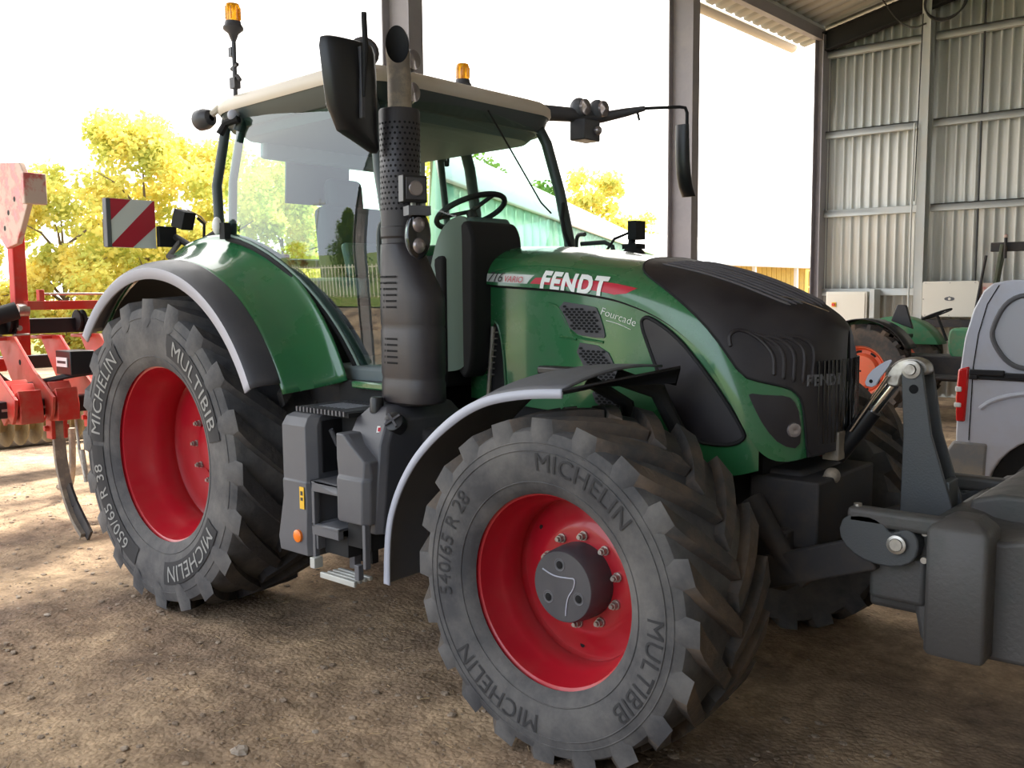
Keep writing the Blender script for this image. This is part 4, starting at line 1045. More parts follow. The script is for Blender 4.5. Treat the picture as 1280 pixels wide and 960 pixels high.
# ---------------------------------------------------------------- axles, chassis, front linkage
mb = MB().use('brown')
mb.cyl((0, -.90, ZR), (0, .90, ZR), .13, .13, 20); mb.b2((-.45, -.32, .55), (.75, .32, 1.30)); mb.b2((.7, -.25, .55), (2.2, .25, 1.05)); mb.b2((2.2, -.22, .60), (3.35, .22, 1.02))
mb.b2((.3, -.75, .95), (1.5, .75, 1.30)); mb.b2((1.35, -.95, .65), (1.9, -.30, 1.15)); mb.b2((1.35, .30, .55), (2.0, 1.0, 1.15))
mb.build('chassis', None, T, bevel=.03)
mb = MB().use('brown')
mb.cyl((2.783, -.82, ZF), (2.783, .82, ZF), .10, .10, 20); mb.sphere((2.783, 0, ZF), .21, 16, 12); 
for s in (-1, 1):
    mb.cyl((2.783, s * .72, ZF), (2.783, s * .90, ZF), .19, .17, 24); mb.tube([(2.62, s * .2, ZF + .12), (2.60, s * .6, ZF + .12)], .03, 8); mb.tube([(2.98, s * .25, ZF), (2.98, s * .7, ZF - .02)], .025, 8); mb.tube([(2.5, s * .28, 1.05), (2.72, s * .55, ZF + .1)], .05, 8)
mb.build('front_axle', None, T, sharp=40)
mb = MB().use('brown')
mb.b2((3.15, -.30, .72), (3.45, .30, 1.00)); mb.b2((3.10, -.36, .55), (3.35, .36, .80))
for s in (-1, 1):
    mb.tube([(3.20, s * .38, .92), (3.36, s * .40, .70), (3.46, s * .41, .62)], [.05, .045, .035], 10)
    mb.bar((3.20, s * .40, .60), (3.72, s * .44, .80), .05, .13)
mb.build('front_linkage', None, T, bevel=.01)
for s in (-1, 1):
    mb = MB().use('iron')
    hk = smoothpoly([(3.62, .93), (3.70, .945), (3.76, .93), (3.79, .885), (3.815, .90), (3.86, .915), (3.895, .87), (3.88, .80), (3.82, .765), (3.72, .765), (3.64, .80), (3.60, .86)], 1)
    mb.prism(hk, 'y', s * .44 - .035, s * .44 + .035); h_ = mb.build('lower_link_hook', None, T, bevel=.006)
mb = MB().use('tank_mud'); mb.tube([(3.40, -.10, 1.20), (3.36, -.11, 1.22), (3.36, -.11, 1.10)], .022, 8); mb.box((3.41, -.06, 1.12), (.07, .07, .12)); mb.sphere((3.43, -.12, 1.00), .035, 10, 8); mb.tube([(3.40, -.16, .98), (3.44, -.10, 1.02)], .015, 8); mb.build('hydraulic_coupling', None, T, bevel=.008)
mb = MB().use('black'); a = Vector((3.40, 0, 1.06)); b = Vector((3.64, 0, 1.40)); d = (b - a).normalized(); mb.tube([a, a.lerp(b, .62)], .038, 14); mb.use('chrome'); mb.tube([a.lerp(b, .62), b], .024, 12); mb.tube([a.lerp(b, .3) + Vector((0, -.045, .02)), b + Vector((-.02, -.045, .02))], .007, 8); mb.tube([a.lerp(b, .4) + Vector((0, .045, .02)), b + Vector((-.02, .045, .02))], .007, 8)
tl = mb.build('top_link', None, T)
mb = MB().use('steel'); hook = smoothpoly([(3.60, 1.38), (3.61, 1.44), (3.65, 1.485), (3.71, 1.50), (3.76, 1.48), (3.775, 1.44), (3.745, 1.42), (3.70, 1.445), (3.665, 1.42), (3.66, 1.37)], 2)
mb.prism(hook, 'y', -.035, .035); mb.build('catch_hook', None, tl, bevel=.008)
mb = MB().use('lgrey'); lv = smoothpoly([(3.525, 1.375), (3.545, 1.43), (3.60, 1.475), (3.64, 1.49), (3.62, 1.45), (3.59, 1.41), (3.57, 1.37)], 1); mb.prism(lv, 'y', -.055, -.045); mb.use('hole'); mb.lathe([(.008, 0), (.0001, .001)], (3.555, -.0555, 1.395), (3.555, -1.0555, 1.395), 10); mb.build('release_lever', None, tl, bevel=.002)
# rear wheels side: warning sign, bracket, small rear lamp
mb = MB().use('white'); mb.box((-.76, -.935, 2.215), (.012, .30, .30)); sg_ = mb.build('warning_sign', None, T)
mb = MB().use('stickerr')
def ws(y, z): return (-.752, -.935 + y, 2.215 + z)
H = .148
mb.add([ws(-H, H), ws(-H + .14, H), ws(-H, H - .14)], [(0, 1, 2)]); mb.add([ws(H - .01, H), ws(H, H), ws(H, H - .16), ws(-H + .14, -H), ws(-H + .0, -H), ws(-H, -H + .01)], [(0, 1, 2, 3, 4, 5)])
mb.build('red_stripe', None, sg_, merge=False)
mb = MB().use('mgrey'); mb.box((-.775, -1.09, 2.215), (.05, .03, .30)); mb.use('blackm'); mb.b2((-.82, -1.10, 2.07), (-.77, -1.06, 2.24)); mb.build('sign_edge', None, sg_, bevel=.004)
mb = MB().use('blackm'); mb.box((-.72, -.73, 2.14), (.04, .12, .13)); mb.tube([(-.70, -.68, 2.14), (-.45, -.70, 2.06), (-.10, -.78, 2.12), (.05, -.82, 2.14)], .022, 8); mb.tube([(-.62, -.70, 2.10), (-.40, -.90, 2.0), (-.2, -.95, 1.98)], .018, 8); mb.tube([(-.45, -.70, 2.06), (.05, -.80, 2.0)], .018, 8); mb.build('sign_bracket', None, T, bevel=.004)
mb = MB().use('blackm'); mb.box((-.42, -.78, 2.23), (.09, .10, .11), (0, .3, .3)); mb.tube([(-.36, -.72, 2.24), (-.32, -.70, 2.20), (-.33, -.70, 2.10), (-.40, -.72, 2.07)], .010, 8); mb.build('rear_lamp', None, T, bevel=.018)
mb = MB().use('redl'); mb.box((-.82, -1.0, 1.42), (.03, .1, .07)); mb.build('tail_light', None, T, bevel=.006)

# ================================================================ front weight on the linkage
Wt = empty('front_weight', (3.95, 0, .30)); tag(Wt, 'grey cast front weight block carried on the linkage in front of the green tractor', 'weight')
mb = MB().use('weight')
pr_ = smoothpoly([(3.86, .50), (3.86, .90), (3.90, .935), (3.98, .93), (4.05, .90), (4.18, .90), (4.30, .955), (4.40, .97), (4.42, .94), (4.42, .55), (4.36, .48), (3.95, .47)], 1)
mb.prism(pr_, 'y', -.40, .75); mb.prism([(3.93, .85), (3.95, .965), (4.05, .995), (4.30, .995), (4.41, .96), (4.41, .85)], 'y', -.06, .72); mb.build('body', None, Wt, bevel=.02, seg=3)
for s in (-1,):
    mb = MB().use('weight')
    loft(mb, [[(x, y, z) for x, y in rounded_rect(3.925 + i, 4.125 - i, -.51 + i, -.33, .018, 3)] for z, i in ((.485, .008), (.50, .0), (.93, 0), (.948, .012), (.975, .055))])
    mb.build('end_column', None, Wt, sharp=50)
mb = MB().use('weight'); mb.b2((3.63, -.475, .90), (3.98, -.40, .965)); mb.b2((3.63, .40, .90), (3.98, .475, .965)); mb.b2((3.70, -.42, .62), (3.90, .42, .80)); mb.b2((3.66, -.30, .55), (3.90, .30, .80)); mb.build('mounting_plate', None, Wt, bevel=.018, seg=3)
mb = MB().use('steel'); mb.cyl((3.82, -.50, .855), (3.82, -.30, .855), .022, n=16); mb.lathe([(.034, 0), (.034, .01), (.024, .012)], (3.82, -.485, .855), (3.82, -1.485, .855), 20)
for (x, z) in ((3.90, .90), (3.90, .80), (3.69, .75)): mb.cyl((x, -.44, z), (x, -.425, z), .012, n=12)
mb.build('linkage_pin', None, Wt)
mb = MB().use('iron'); tp = [(3.69, .75), (3.92, .75), (3.885, .93), (3.80, 1.20), (3.762, 1.43), (3.755, 1.465), (3.735, 1.485), (3.705, 1.488), (3.685, 1.47), (3.68, 1.44), (3.695, 1.20)]
mb.prism(tp, 'y', -.075, -.055); mb.prism(tp, 'y', .055, .075); 
mb.b2((3.84, -.06, .80), (3.87, .06, 1.02)); tw = mb.build('tower', None, Wt, bevel=.004)
mb = MB().use('steel'); mb.cyl((3.718, -.095, 1.452), (3.718, .095, 1.452), .020, n=16); mb.lathe([(.036, 0), (.036, .006), (.022, .008)], (3.718, -.076, 1.452), (3.718, -1.07, 1.452), 20); mb.use('hole'); mb.lathe([(.018, 0), (.0001, .001)], (3.73, -.0765, 1.375), (3.73, -1.0765, 1.375), 18); mb.build('top_pin', None, Wt)
mb = MB().use('steel'); mb.cyl((3.93, -.12, .89), (3.93, -.12, .93), .025, n=6); mb.build('bolt', None, Wt)
mb = MB().use('steel'); mb.cyl((3.66, -.44, .965), (3.66, -.44, .975), .015, n=12); mb.build('bolt', None, Wt)
# ================================================================ cultivator behind the tractor
K = empty('cultivator', (-2.6, 0, 0)); tag(K, 'red field cultivator with black beams and steel tines, hitched behind the tractor', 'cultivator')
mb = MB().use('black'); mb.b2((-2.97, -1.62, 1.47), (-2.85, 1.6, 1.59)); mb.build('cross_beam', None, K, bevel=.008)
mb = MB().use('black'); mb.b2((-2.24, -1.62, .90), (-2.12, 1.6, 1.02)); mb.build('cross_beam', None, K, bevel=.008)
mb = MB().use('black'); mb.b2((-3.95, -1.5, 1.12), (-3.83, 1.6, 1.24)); mb.build('cross_beam', None, K, bevel=.008)
for y in (-1.10, -.90, -.36, -.12, .5):
    mb = MB().use('blackm'); 
    for dx in (-.02,):
        mb.lathe([(.001, -.03), (.085, -.03), (.085, -.012), (.06, -.01), (.06, .01), (.085, .012), (.085, .03), (.001, .03)], (-2.84, y, 1.57), (-2.84, y + 1, 1.57), 20)
    mb.use('steel'); mb.cyl((-2.80, y + .04, 1.52), (-2.77, y + .04, 1.52), .022, n=10); mb.b2((-2.84, y + .02, 1.46), (-2.80, y + .12, 1.475)); mb.build('bracket', None, K, bevel=.003)
for i, y in enumerate((-1.22, -.96, -.62, -.30, .10, .46)):
    # slanted side plates between upper and lower beams, toothed at the foot
    mb = MB().use('redi')
    pp = [(-2.98, 1.46), (-2.62, 1.46), (-2.30, 1.22), (-1.98, 1.04), (-2.00, .93), (-2.05, .86), (-2.12, .90), (-2.20, .84), (-2.28, .92), (-2.38, .88), (-2.72, 1.14)]
    mb.prism(pp, 'y', y - .012, y + .012)
    mb.b2((-2.96, y - .09, 1.43), (-2.74, y + .09, 1.455))
    pl = mb.build('side_plate', None, K, bevel=.004)
    mb = MB().use('hole'); mb.lathe([(.022, 0), (.0001, .001)], (-2.52, y - .0125, 1.27), (-2.52, y - 1.0125, 1.27), 14); mb.use('steel'); mb.cyl((-2.14, y - .012, .96), (-2.14, y - .05, .96), .025, n=6); mb.build('plate_bolt', None, pl)
    mb = MB().use('redi'); mb.prism([(-2.33, 1.08), (-2.27, 1.16), (-2.21, 1.09), (-2.16, 1.14), (-2.10, 1.07), (-2.03, 1.10), (-2.0, .98), (-2.0, .86), (-2.33, .84)], 'y', y + .03, y + .19); mb.build('tooth_clamp', None, pl, bevel=.006)
for (x, y, lab) in ((-2.17, -.84, 1), (-2.6, -.36, 0), (-2.1, .42, 0), (-2.75, -1.35, 0)):
    Tn = MB().use('tank_mud')
    path = smoothpoly([(x - .05, .98), (x - .06, .72), (x - .04, .50), (x + .05, .28), (x + .17, .12), (x + .32, .02)], 3, False)
    for (a, b) in zip(path, path[1:]): Tn.bar((a[0], y, a[1]), (b[0] + (b[0] - a[0]) * .1, y, b[1] + (b[1] - a[1]) * .1), .11, .022, (0, 1, 0)) if False else Tn.bar((a[0], y, a[1]), (b[0], y, b[1]), .085, .035, (1, 0, 0))
    tn = Tn.build('tine', None, K, merge=False)
    mb = MB().use('redi'); mb.b2((x - .13, y - .06, .70), (x - .03, y - .03, .96)); mb.b2((x - .13, y + .03, .70), (x - .03, y + .06, .96)); mb.cyl((x - .09, y - .09, .78), (x - .09, y + .09, .78), .022, n=10); mb.cyl((x - .09, y - .09, .90), (x - .09, y + .09, .90), .022, n=10); mb.build('tine_bracket', None, tn, bevel=.005)
    mb = MB().use('brown'); sh = [(x + .04, .33), (x + .14, .20), (x + .25, .10), (x + .36, .0)]
    for (a, b) in zip(sh, sh[1:]): mb.bar((a[0] + .02, y, a[1] + .02), (b[0] + .02, y, b[1] + .02), .10, .02, (0, 1, 0))
    mb.build('share', None, tn, bevel=.003)
    mb = MB().use('steel'); mb.tube([(x + .05, y + .08, .95), (x + .10, y + .08, .60), (x + .18, y + .08, .42)], .012, 8); mb.tube([(x + .12, y + .09, .62), (x + .17, y + .09, .38)], .02, 8); mb.build('spring_rod', None, tn)
mb = MB().use('tank_mud'); mb.tube(smoothpoly([(-3.28, -.28, .62), (-3.30, -.28, .30), (-3.36, -.28, .12), (-3.46, -.28, .05), (-3.60, -.28, .06)], 2, False), [.03] * 99 if False else .03, 8); mb.build('tine', None, K)
mb = MB().use('redi'); mb.b2((-2.93, -.86, 1.30), (-2.83, -.76, 2.30)); mb.b2((-3.05, -1.0, 1.70), (-2.80, -.98, 1.80)); mb.build('mast', None, K, bevel=.006)
mb = MB().use('redi'); mb.b2((-3.15, -1.02, 1.30), (-3.07, -.94, 2.30)); mb.build('mast', None, K, bevel=.006)
mb = MB().use('redw'); mb.prism([(-2.85, 2.78), (-2.18, 2.72), (-2.12, 2.64), (-2.08, 2.42), (-2.30, 2.15), (-2.50, 2.12), (-2.60, 2.20), (-2.85, 2.20)], 'y', -1.03, -.99)
mb.use('blackm')
for (x, z) in ((-2.42, 2.38), (-2.50, 2.27), (-2.3, 2.47)): mb.lathe([(.02, 0), (.0001, .001)], (x, -1.0305, z), (x, -2.0305, z), 12)
mb.build('wing_plate', None, K, bevel=.006)
mb = MB().use('redw'); mb.b2((-2.10, -1.06, 2.42), (-2.05, -.90, 2.64)); mb.build('wing_edge', None, K, bevel=.008)
mb = MB().use('redi'); mb.b2((-2.84, -.80, 1.66), (-2.76, .9, 1.73)); mb.b2((-2.83, -.70, 1.73), (-2.77, -.66, 1.82)); mb.b2((-2.83, .20, 1.73), (-2.77, .26, 1.84)); mb.use('steel'); mb.tube([(-2.80, -.66, 1.785), (-2.80, .2, 1.785)], .010, 8); mb.cyl((-2.80, -.86, 1.66), (-2.80, -.78, 1.66), .05, n=14)
mb.build('adjuster_bar', None, K, bevel=.004)
mb = MB().use('blackm'); mb.tube([(-2.8, -1.4, 1.62), (-2.75, -1.1, 1.60), (-2.7, -.9, 1.66)], .07, 10); mb.build('ram', None, K)
mb = MB().use('black'); mb.b2((-2.30, -.80, 1.18), (-2.05, -.62, 1.36)); bx_ = mb.build('control_box', None, K, bevel=.006)
mb = MB().use('white'); mb.b2((-2.28, -.806, 1.24), (-2.10, -.801, 1.31)); mb.use('dtext'); mb.b2((-2.26, -.808, 1.265), (-2.12, -.806, 1.285)); mb.build('box_label', None, bx_)
mb = MB().use('hose'); mb.tube(smoothpoly([(-2.55, -1.25, 1.30), (-2.45, -1.10, 1.06), (-2.25, -.9, 1.14), (-2.05, -.6, 1.20), (-1.6, -.3, 1.22)], 3, False), .016, 8); mb.tube(smoothpoly([(-2.55, -1.22, 1.34), (-2.42, -1.08, 1.08), (-2.22, -.86, 1.16), (-2.02, -.55, 1.23), (-1.6, -.25, 1.24)], 3, False), .014, 8); mb.build('hydraulic_hose', None, K)
mb = MB().use('redi'); mb.b2((-2.15, -.5, .92), (-1.30, -.44, 1.02)); mb.b2((-2.15, .44, .92), (-1.30, .5, 1.02)); mb.prism([(-2.3, 1.0), (-1.9, 1.0), (-1.75, 1.45), (-1.95, 1.55)], 'y', -.05, .05); mb.build('headstock', None, K, bevel=.008)
mb = MB().use('redi'); mb.b2((-3.9, -1.0, 1.18), (-2.9, -.92, 1.28)); mb.b2((-3.9, .5, 1.18), (-2.9, .58, 1.28)); mb.build('long_beam', None, K, bevel=.008)
# yellow-brown rear roller of the implement
M['roller'] = mat('weathered ochre steel', (.30, .23, .11), .7, dirt=(.2, .16, .1), dscale=6, damt=.7)
R2 = MB().use('roller'); R2.cyl((-4.9, -1.5, .55), (-4.9, 1.4, .55), .12, n=16)
for i in range(22):
    y = -1.45 + i * .135; R2.lathe([(.12, -.01), (.27, -.004), (.27, .004), (.12, .01)], (-4.9, y, .55), (-4.9, y + 1, .55), 24)
rl = R2.build('packer_roller', None, K)
mb = MB().use('redi'); mb.b2((-4.95, -1.62, .50), (-3.85, -1.56, .62)); mb.b2((-4.95, 1.5, .50), (-3.85, 1.56, .62)); mb.build('roller_arm', None, K, bevel=.006)

# grey log lying behind the implement
M['wood'] = mat('weathered log', (.26, .24, .22), .9, dirt=(.14, .12, .1), dscale=9, damt=.8, bump=.6, bscale=20)
mb = MB(); mb.lathe([(.12, 0), (.155, .02), (.16, .4), (.15, 1.2), (.155, 2.2), (.14, 3.2), (.13, 3.6), (.10, 3.62)], (-6.9, -1.4, .15), (-6.5, 2.2, .15), 20, caps=True)
tag(mb.build('log', 'wood'), 'long weathered grey log lying on the ground behind the red cultivator', 'log')

# ================================================================ van
V = empty('van', (3.4, 3.2, 0)); tag(V, 'pale grey panel van parked beyond the front weight, at the right frame edge', 'van')
body = [(3.0, .56), (2.985, .72), (2.99, 1.0), (2.998, 1.20), (3.02, 1.42), (3.07, 1.62), (3.13, 1.75), (3.19, 1.805), (3.30, 1.825), (5.2, 1.84), (5.55, 1.78), (6.1, 1.28), (6.75, 1.12), (6.93, .95), (6.95, .40), (6.55, .36)]
def archp(cx, r, z0=.33): return [(cx + r * cos(a), .33 + r * sin(a)) for a in [pi * i / 16 for i in range(17)]]
body += [(cx_, z_) for cx_, z_ in archp(6.1, .42)] + [(5.6, .30), (4.1, .30)] + [(x, z) for x, z in archp(3.64, .44)] + [(3.18, .36)]
mb = MB().use('vglass'); mb.prism(body, 'y', 3.2, 4.95); mb.build('body', None, V, bevel=.045, seg=3, sharp=30)
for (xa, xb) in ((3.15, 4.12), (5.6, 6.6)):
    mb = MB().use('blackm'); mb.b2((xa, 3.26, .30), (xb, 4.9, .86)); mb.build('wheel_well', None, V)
mb = MB().use('bumper'); mb.prism([(2.93, .36), (2.93, .62), (2.97, .69), (3.20, .69), (3.195, .55), (3.19, .36)], 'y', 3.19, 4.96); mb.build('rear_bumper', None, V, bevel=.02)
win = smoothpoly([(3.20, 1.50), (3.205, 1.40), (3.30, 1.26), (3.42, 1.215), (3.95, 1.21), (4.02, 1.30), (4.02, 1.68), (3.95, 1.74), (3.42, 1.735), (3.28, 1.68)], 2)
mb = MB().use('vwin'); mb.prism(win, 'y', 3.188, 3.205); wn = mb.build('side_window_panel', None, V, bevel=.004)
mb = MB().use('mgrey'); mb.tube([(x, 3.19, z) for x, z in win], .018, 8, closed=True); mb.build('window_seal', None, wn)
mb = MB().use('black'); mb.b2((3.065, 3.165, 1.165), (3.29, 3.20, 1.205)); mb.b2((3.065, 3.165, 1.135), (3.125, 3.20, 1.17)); mb.b2((3.12, 3.185, 1.135), (4.35, 3.20, 1.165)); mb.b2((3.29, 3.175, 1.15), (4.35, 3.20, 1.19)); mb.build('door_rail', None, V, bevel=.008)
mb = MB().use('redl'); mb.prism([(2.985, .83), (2.978, 1.0), (2.988, 1.20), (3.062, 1.225), (3.055, 1.05), (3.045, .83)], 'y', 3.185, 3.26); tlq = mb.build('tail_light', None, V, bevel=.012)
mb = MB().use('white'); mb.b2((2.975, 3.18, 1.04), (3.02, 3.25, 1.08)); mb.b2((2.97, 3.18, .93), (3.02, 3.25, .965)); mb.build('reversing_lens', None, tlq, bevel=.008)
mb = MB().use('hole'); mb.tube([(3.075, 3.199, .70), (3.085, 3.199, 1.22), (3.11, 3.199, 1.45), (3.16, 3.199, 1.66), (3.23, 3.2, 1.79)], .004, 5); mb.build('panel_gap', None, V)
mb = MB().use('vglass'); mb.tube(smoothpoly([(3.14, 3.205, .93), (3.22, 3.20, 1.0), (3.40, 3.2, 1.055), (3.64, 3.2, 1.07), (3.9, 3.2, 1.04), (4.1, 3.2, .95)], 2, False), .018, 8); mb.build('arch_crease', None, V)
for x in (3.64, 6.10):
    mb = MB().use('rubber'); mb.lathe([(.20, -.09), (.29, -.10), (.318, -.07), (.322, 0), (.318, .07), (.29, .10), (.20, .09)], (x, 3.33, .32), (x, 2.33, .32), 48); wv = mb.build('wheel', None, V)
    mb = MB().use('lgrey'); mb.lathe([(.205, .085), (.195, .07), (.17, .075), (.14, .06), (.06, .05), (.05, .07), (.001, .072)], (x, 3.33, .32), (x, 2.33, .32), 32); 
    mb.use('hole')
    for k in range(8):
        a = 2 * pi * k / 8; c = Vector((x + .165 * cos(a), 3.33 - .077, .32 + .165 * sin(a))); mb.lathe([(.017, .001), (.001, .002)], c, c + Vector((0, -1, 0)), 10)
    mb.build('wheel_cover', None, wv)

# ================================================================ vintage green tractor
O = empty('vintage_tractor', (.1, 9.3, 0)); tag(O, 'small vintage green tractor with orange rear rims, parked against the metal hangar wall', 'tractor')
def simple_tyre(mb, c, out, R, w, rim, N, lug=.04):
    mb.lathe([(rim, -w * .42), (rim + .03, -w * .46), ((R + rim) / 2, -w * .52), (R - .06, -w * .48), (R - .03, -w * .30), (R - .02, 0), (R - .03, w * .30), (R - .06, w * .48), ((R + rim) / 2, w * .52), (rim + .03, w * .46), (rim, w * .42)], c, c + out, 64)
    for s in (-1, 1):
        for k in range(N):
            a0 = 2 * pi * (k + (.5 if s > 0 else 0)) / N
            for t0, t1 in ((0, .5), (.5, 1)):
                p = []
                for t in (t0, t1):
                    a = a0 - .30 * t; y = s * w * .5 * (1 - t)
                    for (r, da) in ((R - .07, .05), (R, .04), (R, -.04), (R - .07, -.05)):
                        p.append(c + Vector((r * cos(a + da), y, r * sin(a + da))))
                mb.add(p, [(0, 1, 5, 4), (1, 2, 6, 5), (2, 3, 7, 6), (0, 1, 2, 3), (4, 7, 6, 5)])
for s, y in ((-1, 9.3), (1, 10.7)):
    c = Vector((.06, y, .64)); o_ = Vector((0, s, 0))
    mb = MB().use('tread'); simple_tyre(mb, c, o_, .655, .33, .34, 18); wv = mb.build('rear_wheel', None, O, sharp=30)
    mb = MB().use('orange'); mb.lathe([(.345, .14), (.352, .15), (.352, .13), (.325, .12), (.315, .05), (.30, .04), (.29, .06), (.245, .065), (.235, .10), (.21, .13), (.05, .14), (.001, .14)], c, c + o_, 48)
    mb.use('hole')
    for k in range(8):
        a = 2 * pi * k / 8 + .2; pts_ = [c + o_ * .064 + Vector((r * cos(q), 0, r * sin(q))) for r, q in ((.255, a - .16), (.285, a - .16), (.287, a), (.285, a + .16), (.255, a + .16))]; mb.add(pts_, [tuple(range(5))])
    mb.lathe([(.015, .1405), (.0001, .141)], c, c + o_, 12)
    mb.build('rim', None, wv)
    mb = MB().use('black' if s < 0 else 'green2')
    mb.grid(lambda u, v, c=c, s=s: (c.x + .70 * cos(radians(25 + 130 * u)), c.y + s * (.19 - .42 * v), c.z + .70 * sin(radians(25 + 130 * u)) + .03), 24, 1)
    fnd = mb.build('fender', None, O, solid=.012)
    mb = MB().use('green2')
    q_ = [(c.x + .70 * cos(radians(25 + 130 * i / 20)), c.z + .03 + .70 * sin(radians(25 + 130 * i / 20))) for i in range(21)]
    mb.prism(q_, 'y', c.y - s * .24, c.y - s * .22); mb.build('fender_side', None, fnd)
mb = MB().use('black'); mb.prism([(.30, 1.33), (.38, 1.56), (.50, 1.55), (.60, 1.22)], 'y', 9.62, 9.68); mb.build('seat_guard', None, O, bevel=.01)
mb = MB().use('green2'); mb.prism(smoothpoly([(1.02, .92), (1.02, 1.20), (1.10, 1.245), (2.5, 1.20), (2.62, 1.10), (2.62, .80), (1.1, .80)], 1), 'y', 9.78, 10.22); mb.build('hood', None, O, bevel=.03)
mb = MB().use('brown'); mb.b2((-.1, 9.75, .50), (2.4, 10.25, .85)); mb.cyl((.06, 9.3, .64), (.06, 10.7, .64), .11, n=16); mb.b2((.7, 9.4, .55), (1.3, 9.75, .60)); mb.b2((.5, 9.45, .35), (.9, 9.7, .40)); mb.build('chassis', None, O, bevel=.02)
mb = MB().use('blackm'); c = Vector((.80, 10.0, 1.42)); n = Vector((-.4, 0, 1)).normalized(); u = Vector((0, 1, 0)); w_ = n.cross(u)
mb.tube([c + (u * cos(t) + w_ * sin(t)) * .20 for t in [2 * pi * i / 32 for i in range(32)]], .013, 8, closed=True); mb.tube([c, c - n * .4], .02, 8)
for a in (0, 2.1, 4.2): mb.tube([c, c + (u * cos(a) + w_ * sin(a)) * .2], .009, 6)
mb.build('steering_wheel', None, O)
mb = MB().use('black'); mb.box((.22, 10.0, 1.10), (.40, .45, .06)); mb.box((.0, 10.0, 1.22), (.05, .42, .22)); mb.tube([(.3, 9.9, .8), (.28, 9.9, 1.1)], .03, 8); mb.build('seat', None, O, bevel=.02)
for s, y in ((-1, 9.55), (1, 10.45)):
    mb = MB().use('tread'); c = Vector((2.15, y, .36)); simple_tyre(mb, c, Vector((0, s, 0)), .36, .17, .2, 14); wv = mb.build('front_wheel', None, O, sharp=30)
    mb = MB().use('orange'); mb.lathe([(.205, .07), (.19, .06), (.18, .02), (.001, .03)], c, c + Vector((0, s, 0)), 28); mb.build('rim', None, wv)

# olive frame of a machine behind the van
Fm = empty('loader_frame', (1.7, 10.9, 0)); tag(Fm, 'olive steel loader frame rising behind the roof of the grey van', 'loader frame')
M['olive'] = mat('olive paint', (.085, .10, .06), .6, dirt=(.14, .12, .08), dscale=6, damt=.5)
mb = MB().use('olive'); mb.bar((1.05, 11.0, 0), (1.38, 11.0, 2.40), .05, .18, (0, 1, 0)); mb.build('upright', None, Fm, bevel=.01)
mb = MB().use('brown'); mb.b2((1.22, 10.95, 2.30), (3.6, 11.05, 2.43)); mb.build('boom', None, Fm, bevel=.01)
mb = MB().use('brown'); mb.cyl((1.43, 10.9, 2.20), (1.43, 10.9, 2.50), .022, n=10); mb.tube([(1.18, 10.9, 2.25), (1.0, 10.9, 1.0)], .02, 8); mb.use('redw'); mb.sphere((1.43, 10.9, 2.51), .03, 12, 8); mb.build('pin', None, Fm)
mb = MB().use('olive'); mb.bar((3.5, 11.0, 0), (3.5, 11.0, 2.4), .1, .16); mb.build('upright', None, Fm, bevel=.01)

# ================================================================ things on the gable wall
E_ = empty('electrical_cabinet', (-1.25, 12.25, .95)); tag(E_, 'cream electrical cabinet with a small red switch, left one on the metal wall', 'electrical cabinet')
mb = MB().use('cream'); mb.b2((-1.64, 12.02, 1.02), (-.93, 12.33, 1.74)); mb.build('box', None, E_, bevel=.008)
mb = MB().use('cream'); mb.b2((-1.62, 12.005, 1.05), (-.96, 12.02, 1.71)); mb.build('door', None, E_, bevel=.004)
mb = MB().use('yellow'); mb.b2((-1.53, 11.995, 1.48), (-1.45, 12.004, 1.56)); mb.use('redl'); mb.cyl((-1.49, 11.99, 1.52), (-1.49, 11.965, 1.52), .028, n=14); mb.build('switch', None, E_)
mb = MB().use('galv'); mb.b2((-.90, 12.05, 1.10), (-.82, 12.33, 1.78)); mb.build('side_conduit', None, E_)
I_ = empty('inverter', (.37, 12.25, 1.3)); tag(I_, 'wide cream inverter box with an oval badge, on the metal wall above the vintage tractor', 'inverter')
mb = MB().use('cream'); mb.prism(rounded_rect(-.05, .80, 1.325, 1.895, .03, 4), 'y', 12.06, 12.31); mb.build('case', None, I_, bevel=.008)
mb = MB().use('mgrey'); mb.add([(.37 + .078 * cos(a), 12.055, 1.615 + .032 * sin(a)) for a in [2 * pi * i / 24 for i in range(24)]], [tuple(range(24))]); mb.use('cream'); mb.add([(.37 + .022 * cos(a), 12.053, 1.615 + .022 * sin(a)) for a in [2 * pi * i / 18 for i in range(18)]], [tuple(range(18))]); mb.use('mgrey'); mb.add([(.37, 12.052, 1.66), (.355, 12.052, 1.64), (.385, 12.052, 1.64)], [(0, 1, 2)]); mb.build('badge', None, I_, merge=False)
mb = MB().use('steel')
for (x, z) in ((.0, 1.87), (.37, 1.87), (.74, 1.87), (.0, 1.35), (.37, 1.35), (.74, 1.35), (-.03, 1.61), (.78, 1.61)): mb.cyl((x, 12.06, z), (x, 12.052, z), .010, n=8)
mb.build('screw', None, I_)
mb = MB().use('brown'); mb.b2((-.05, 12.0, 1.16), (.95, 12.3, 1.28)); tag(mb.build('wall_shelf', None, bevel=.006), 'dark metal shelf fixed to the wall just below the wide cream inverter', 'shelf')
mb = MB().use('redw'); mb.b2((.84, 12.1, 1.5), (1.0, 12.35, 1.86)); mb.build('fuse_box', None, bevel=.01); tag(bpy.data.objects['fuse_box'], 'small dark reddish box on the wall at the right side of the inverter', 'box')
mb = MB().use('hose')
for q in range(3):
    cc = Vector((.13, 12.1, 6.28 + q * .01)); mb.tube([cc + Vector(((.30 + q * .012) * cos(t), q * .02, (.30 - q * .012) * sin(t))) for t in [2 * pi * i / 40 for i in range(40)]], .014, 6, closed=True)
mb.tube(smoothpoly([(-.16, 12.15, 6.0), (-.35, 12.15, 5.95), (-.6, 12.15, 6.1), (-.85, 12.1, 6.5)], 3, False), .013, 6)
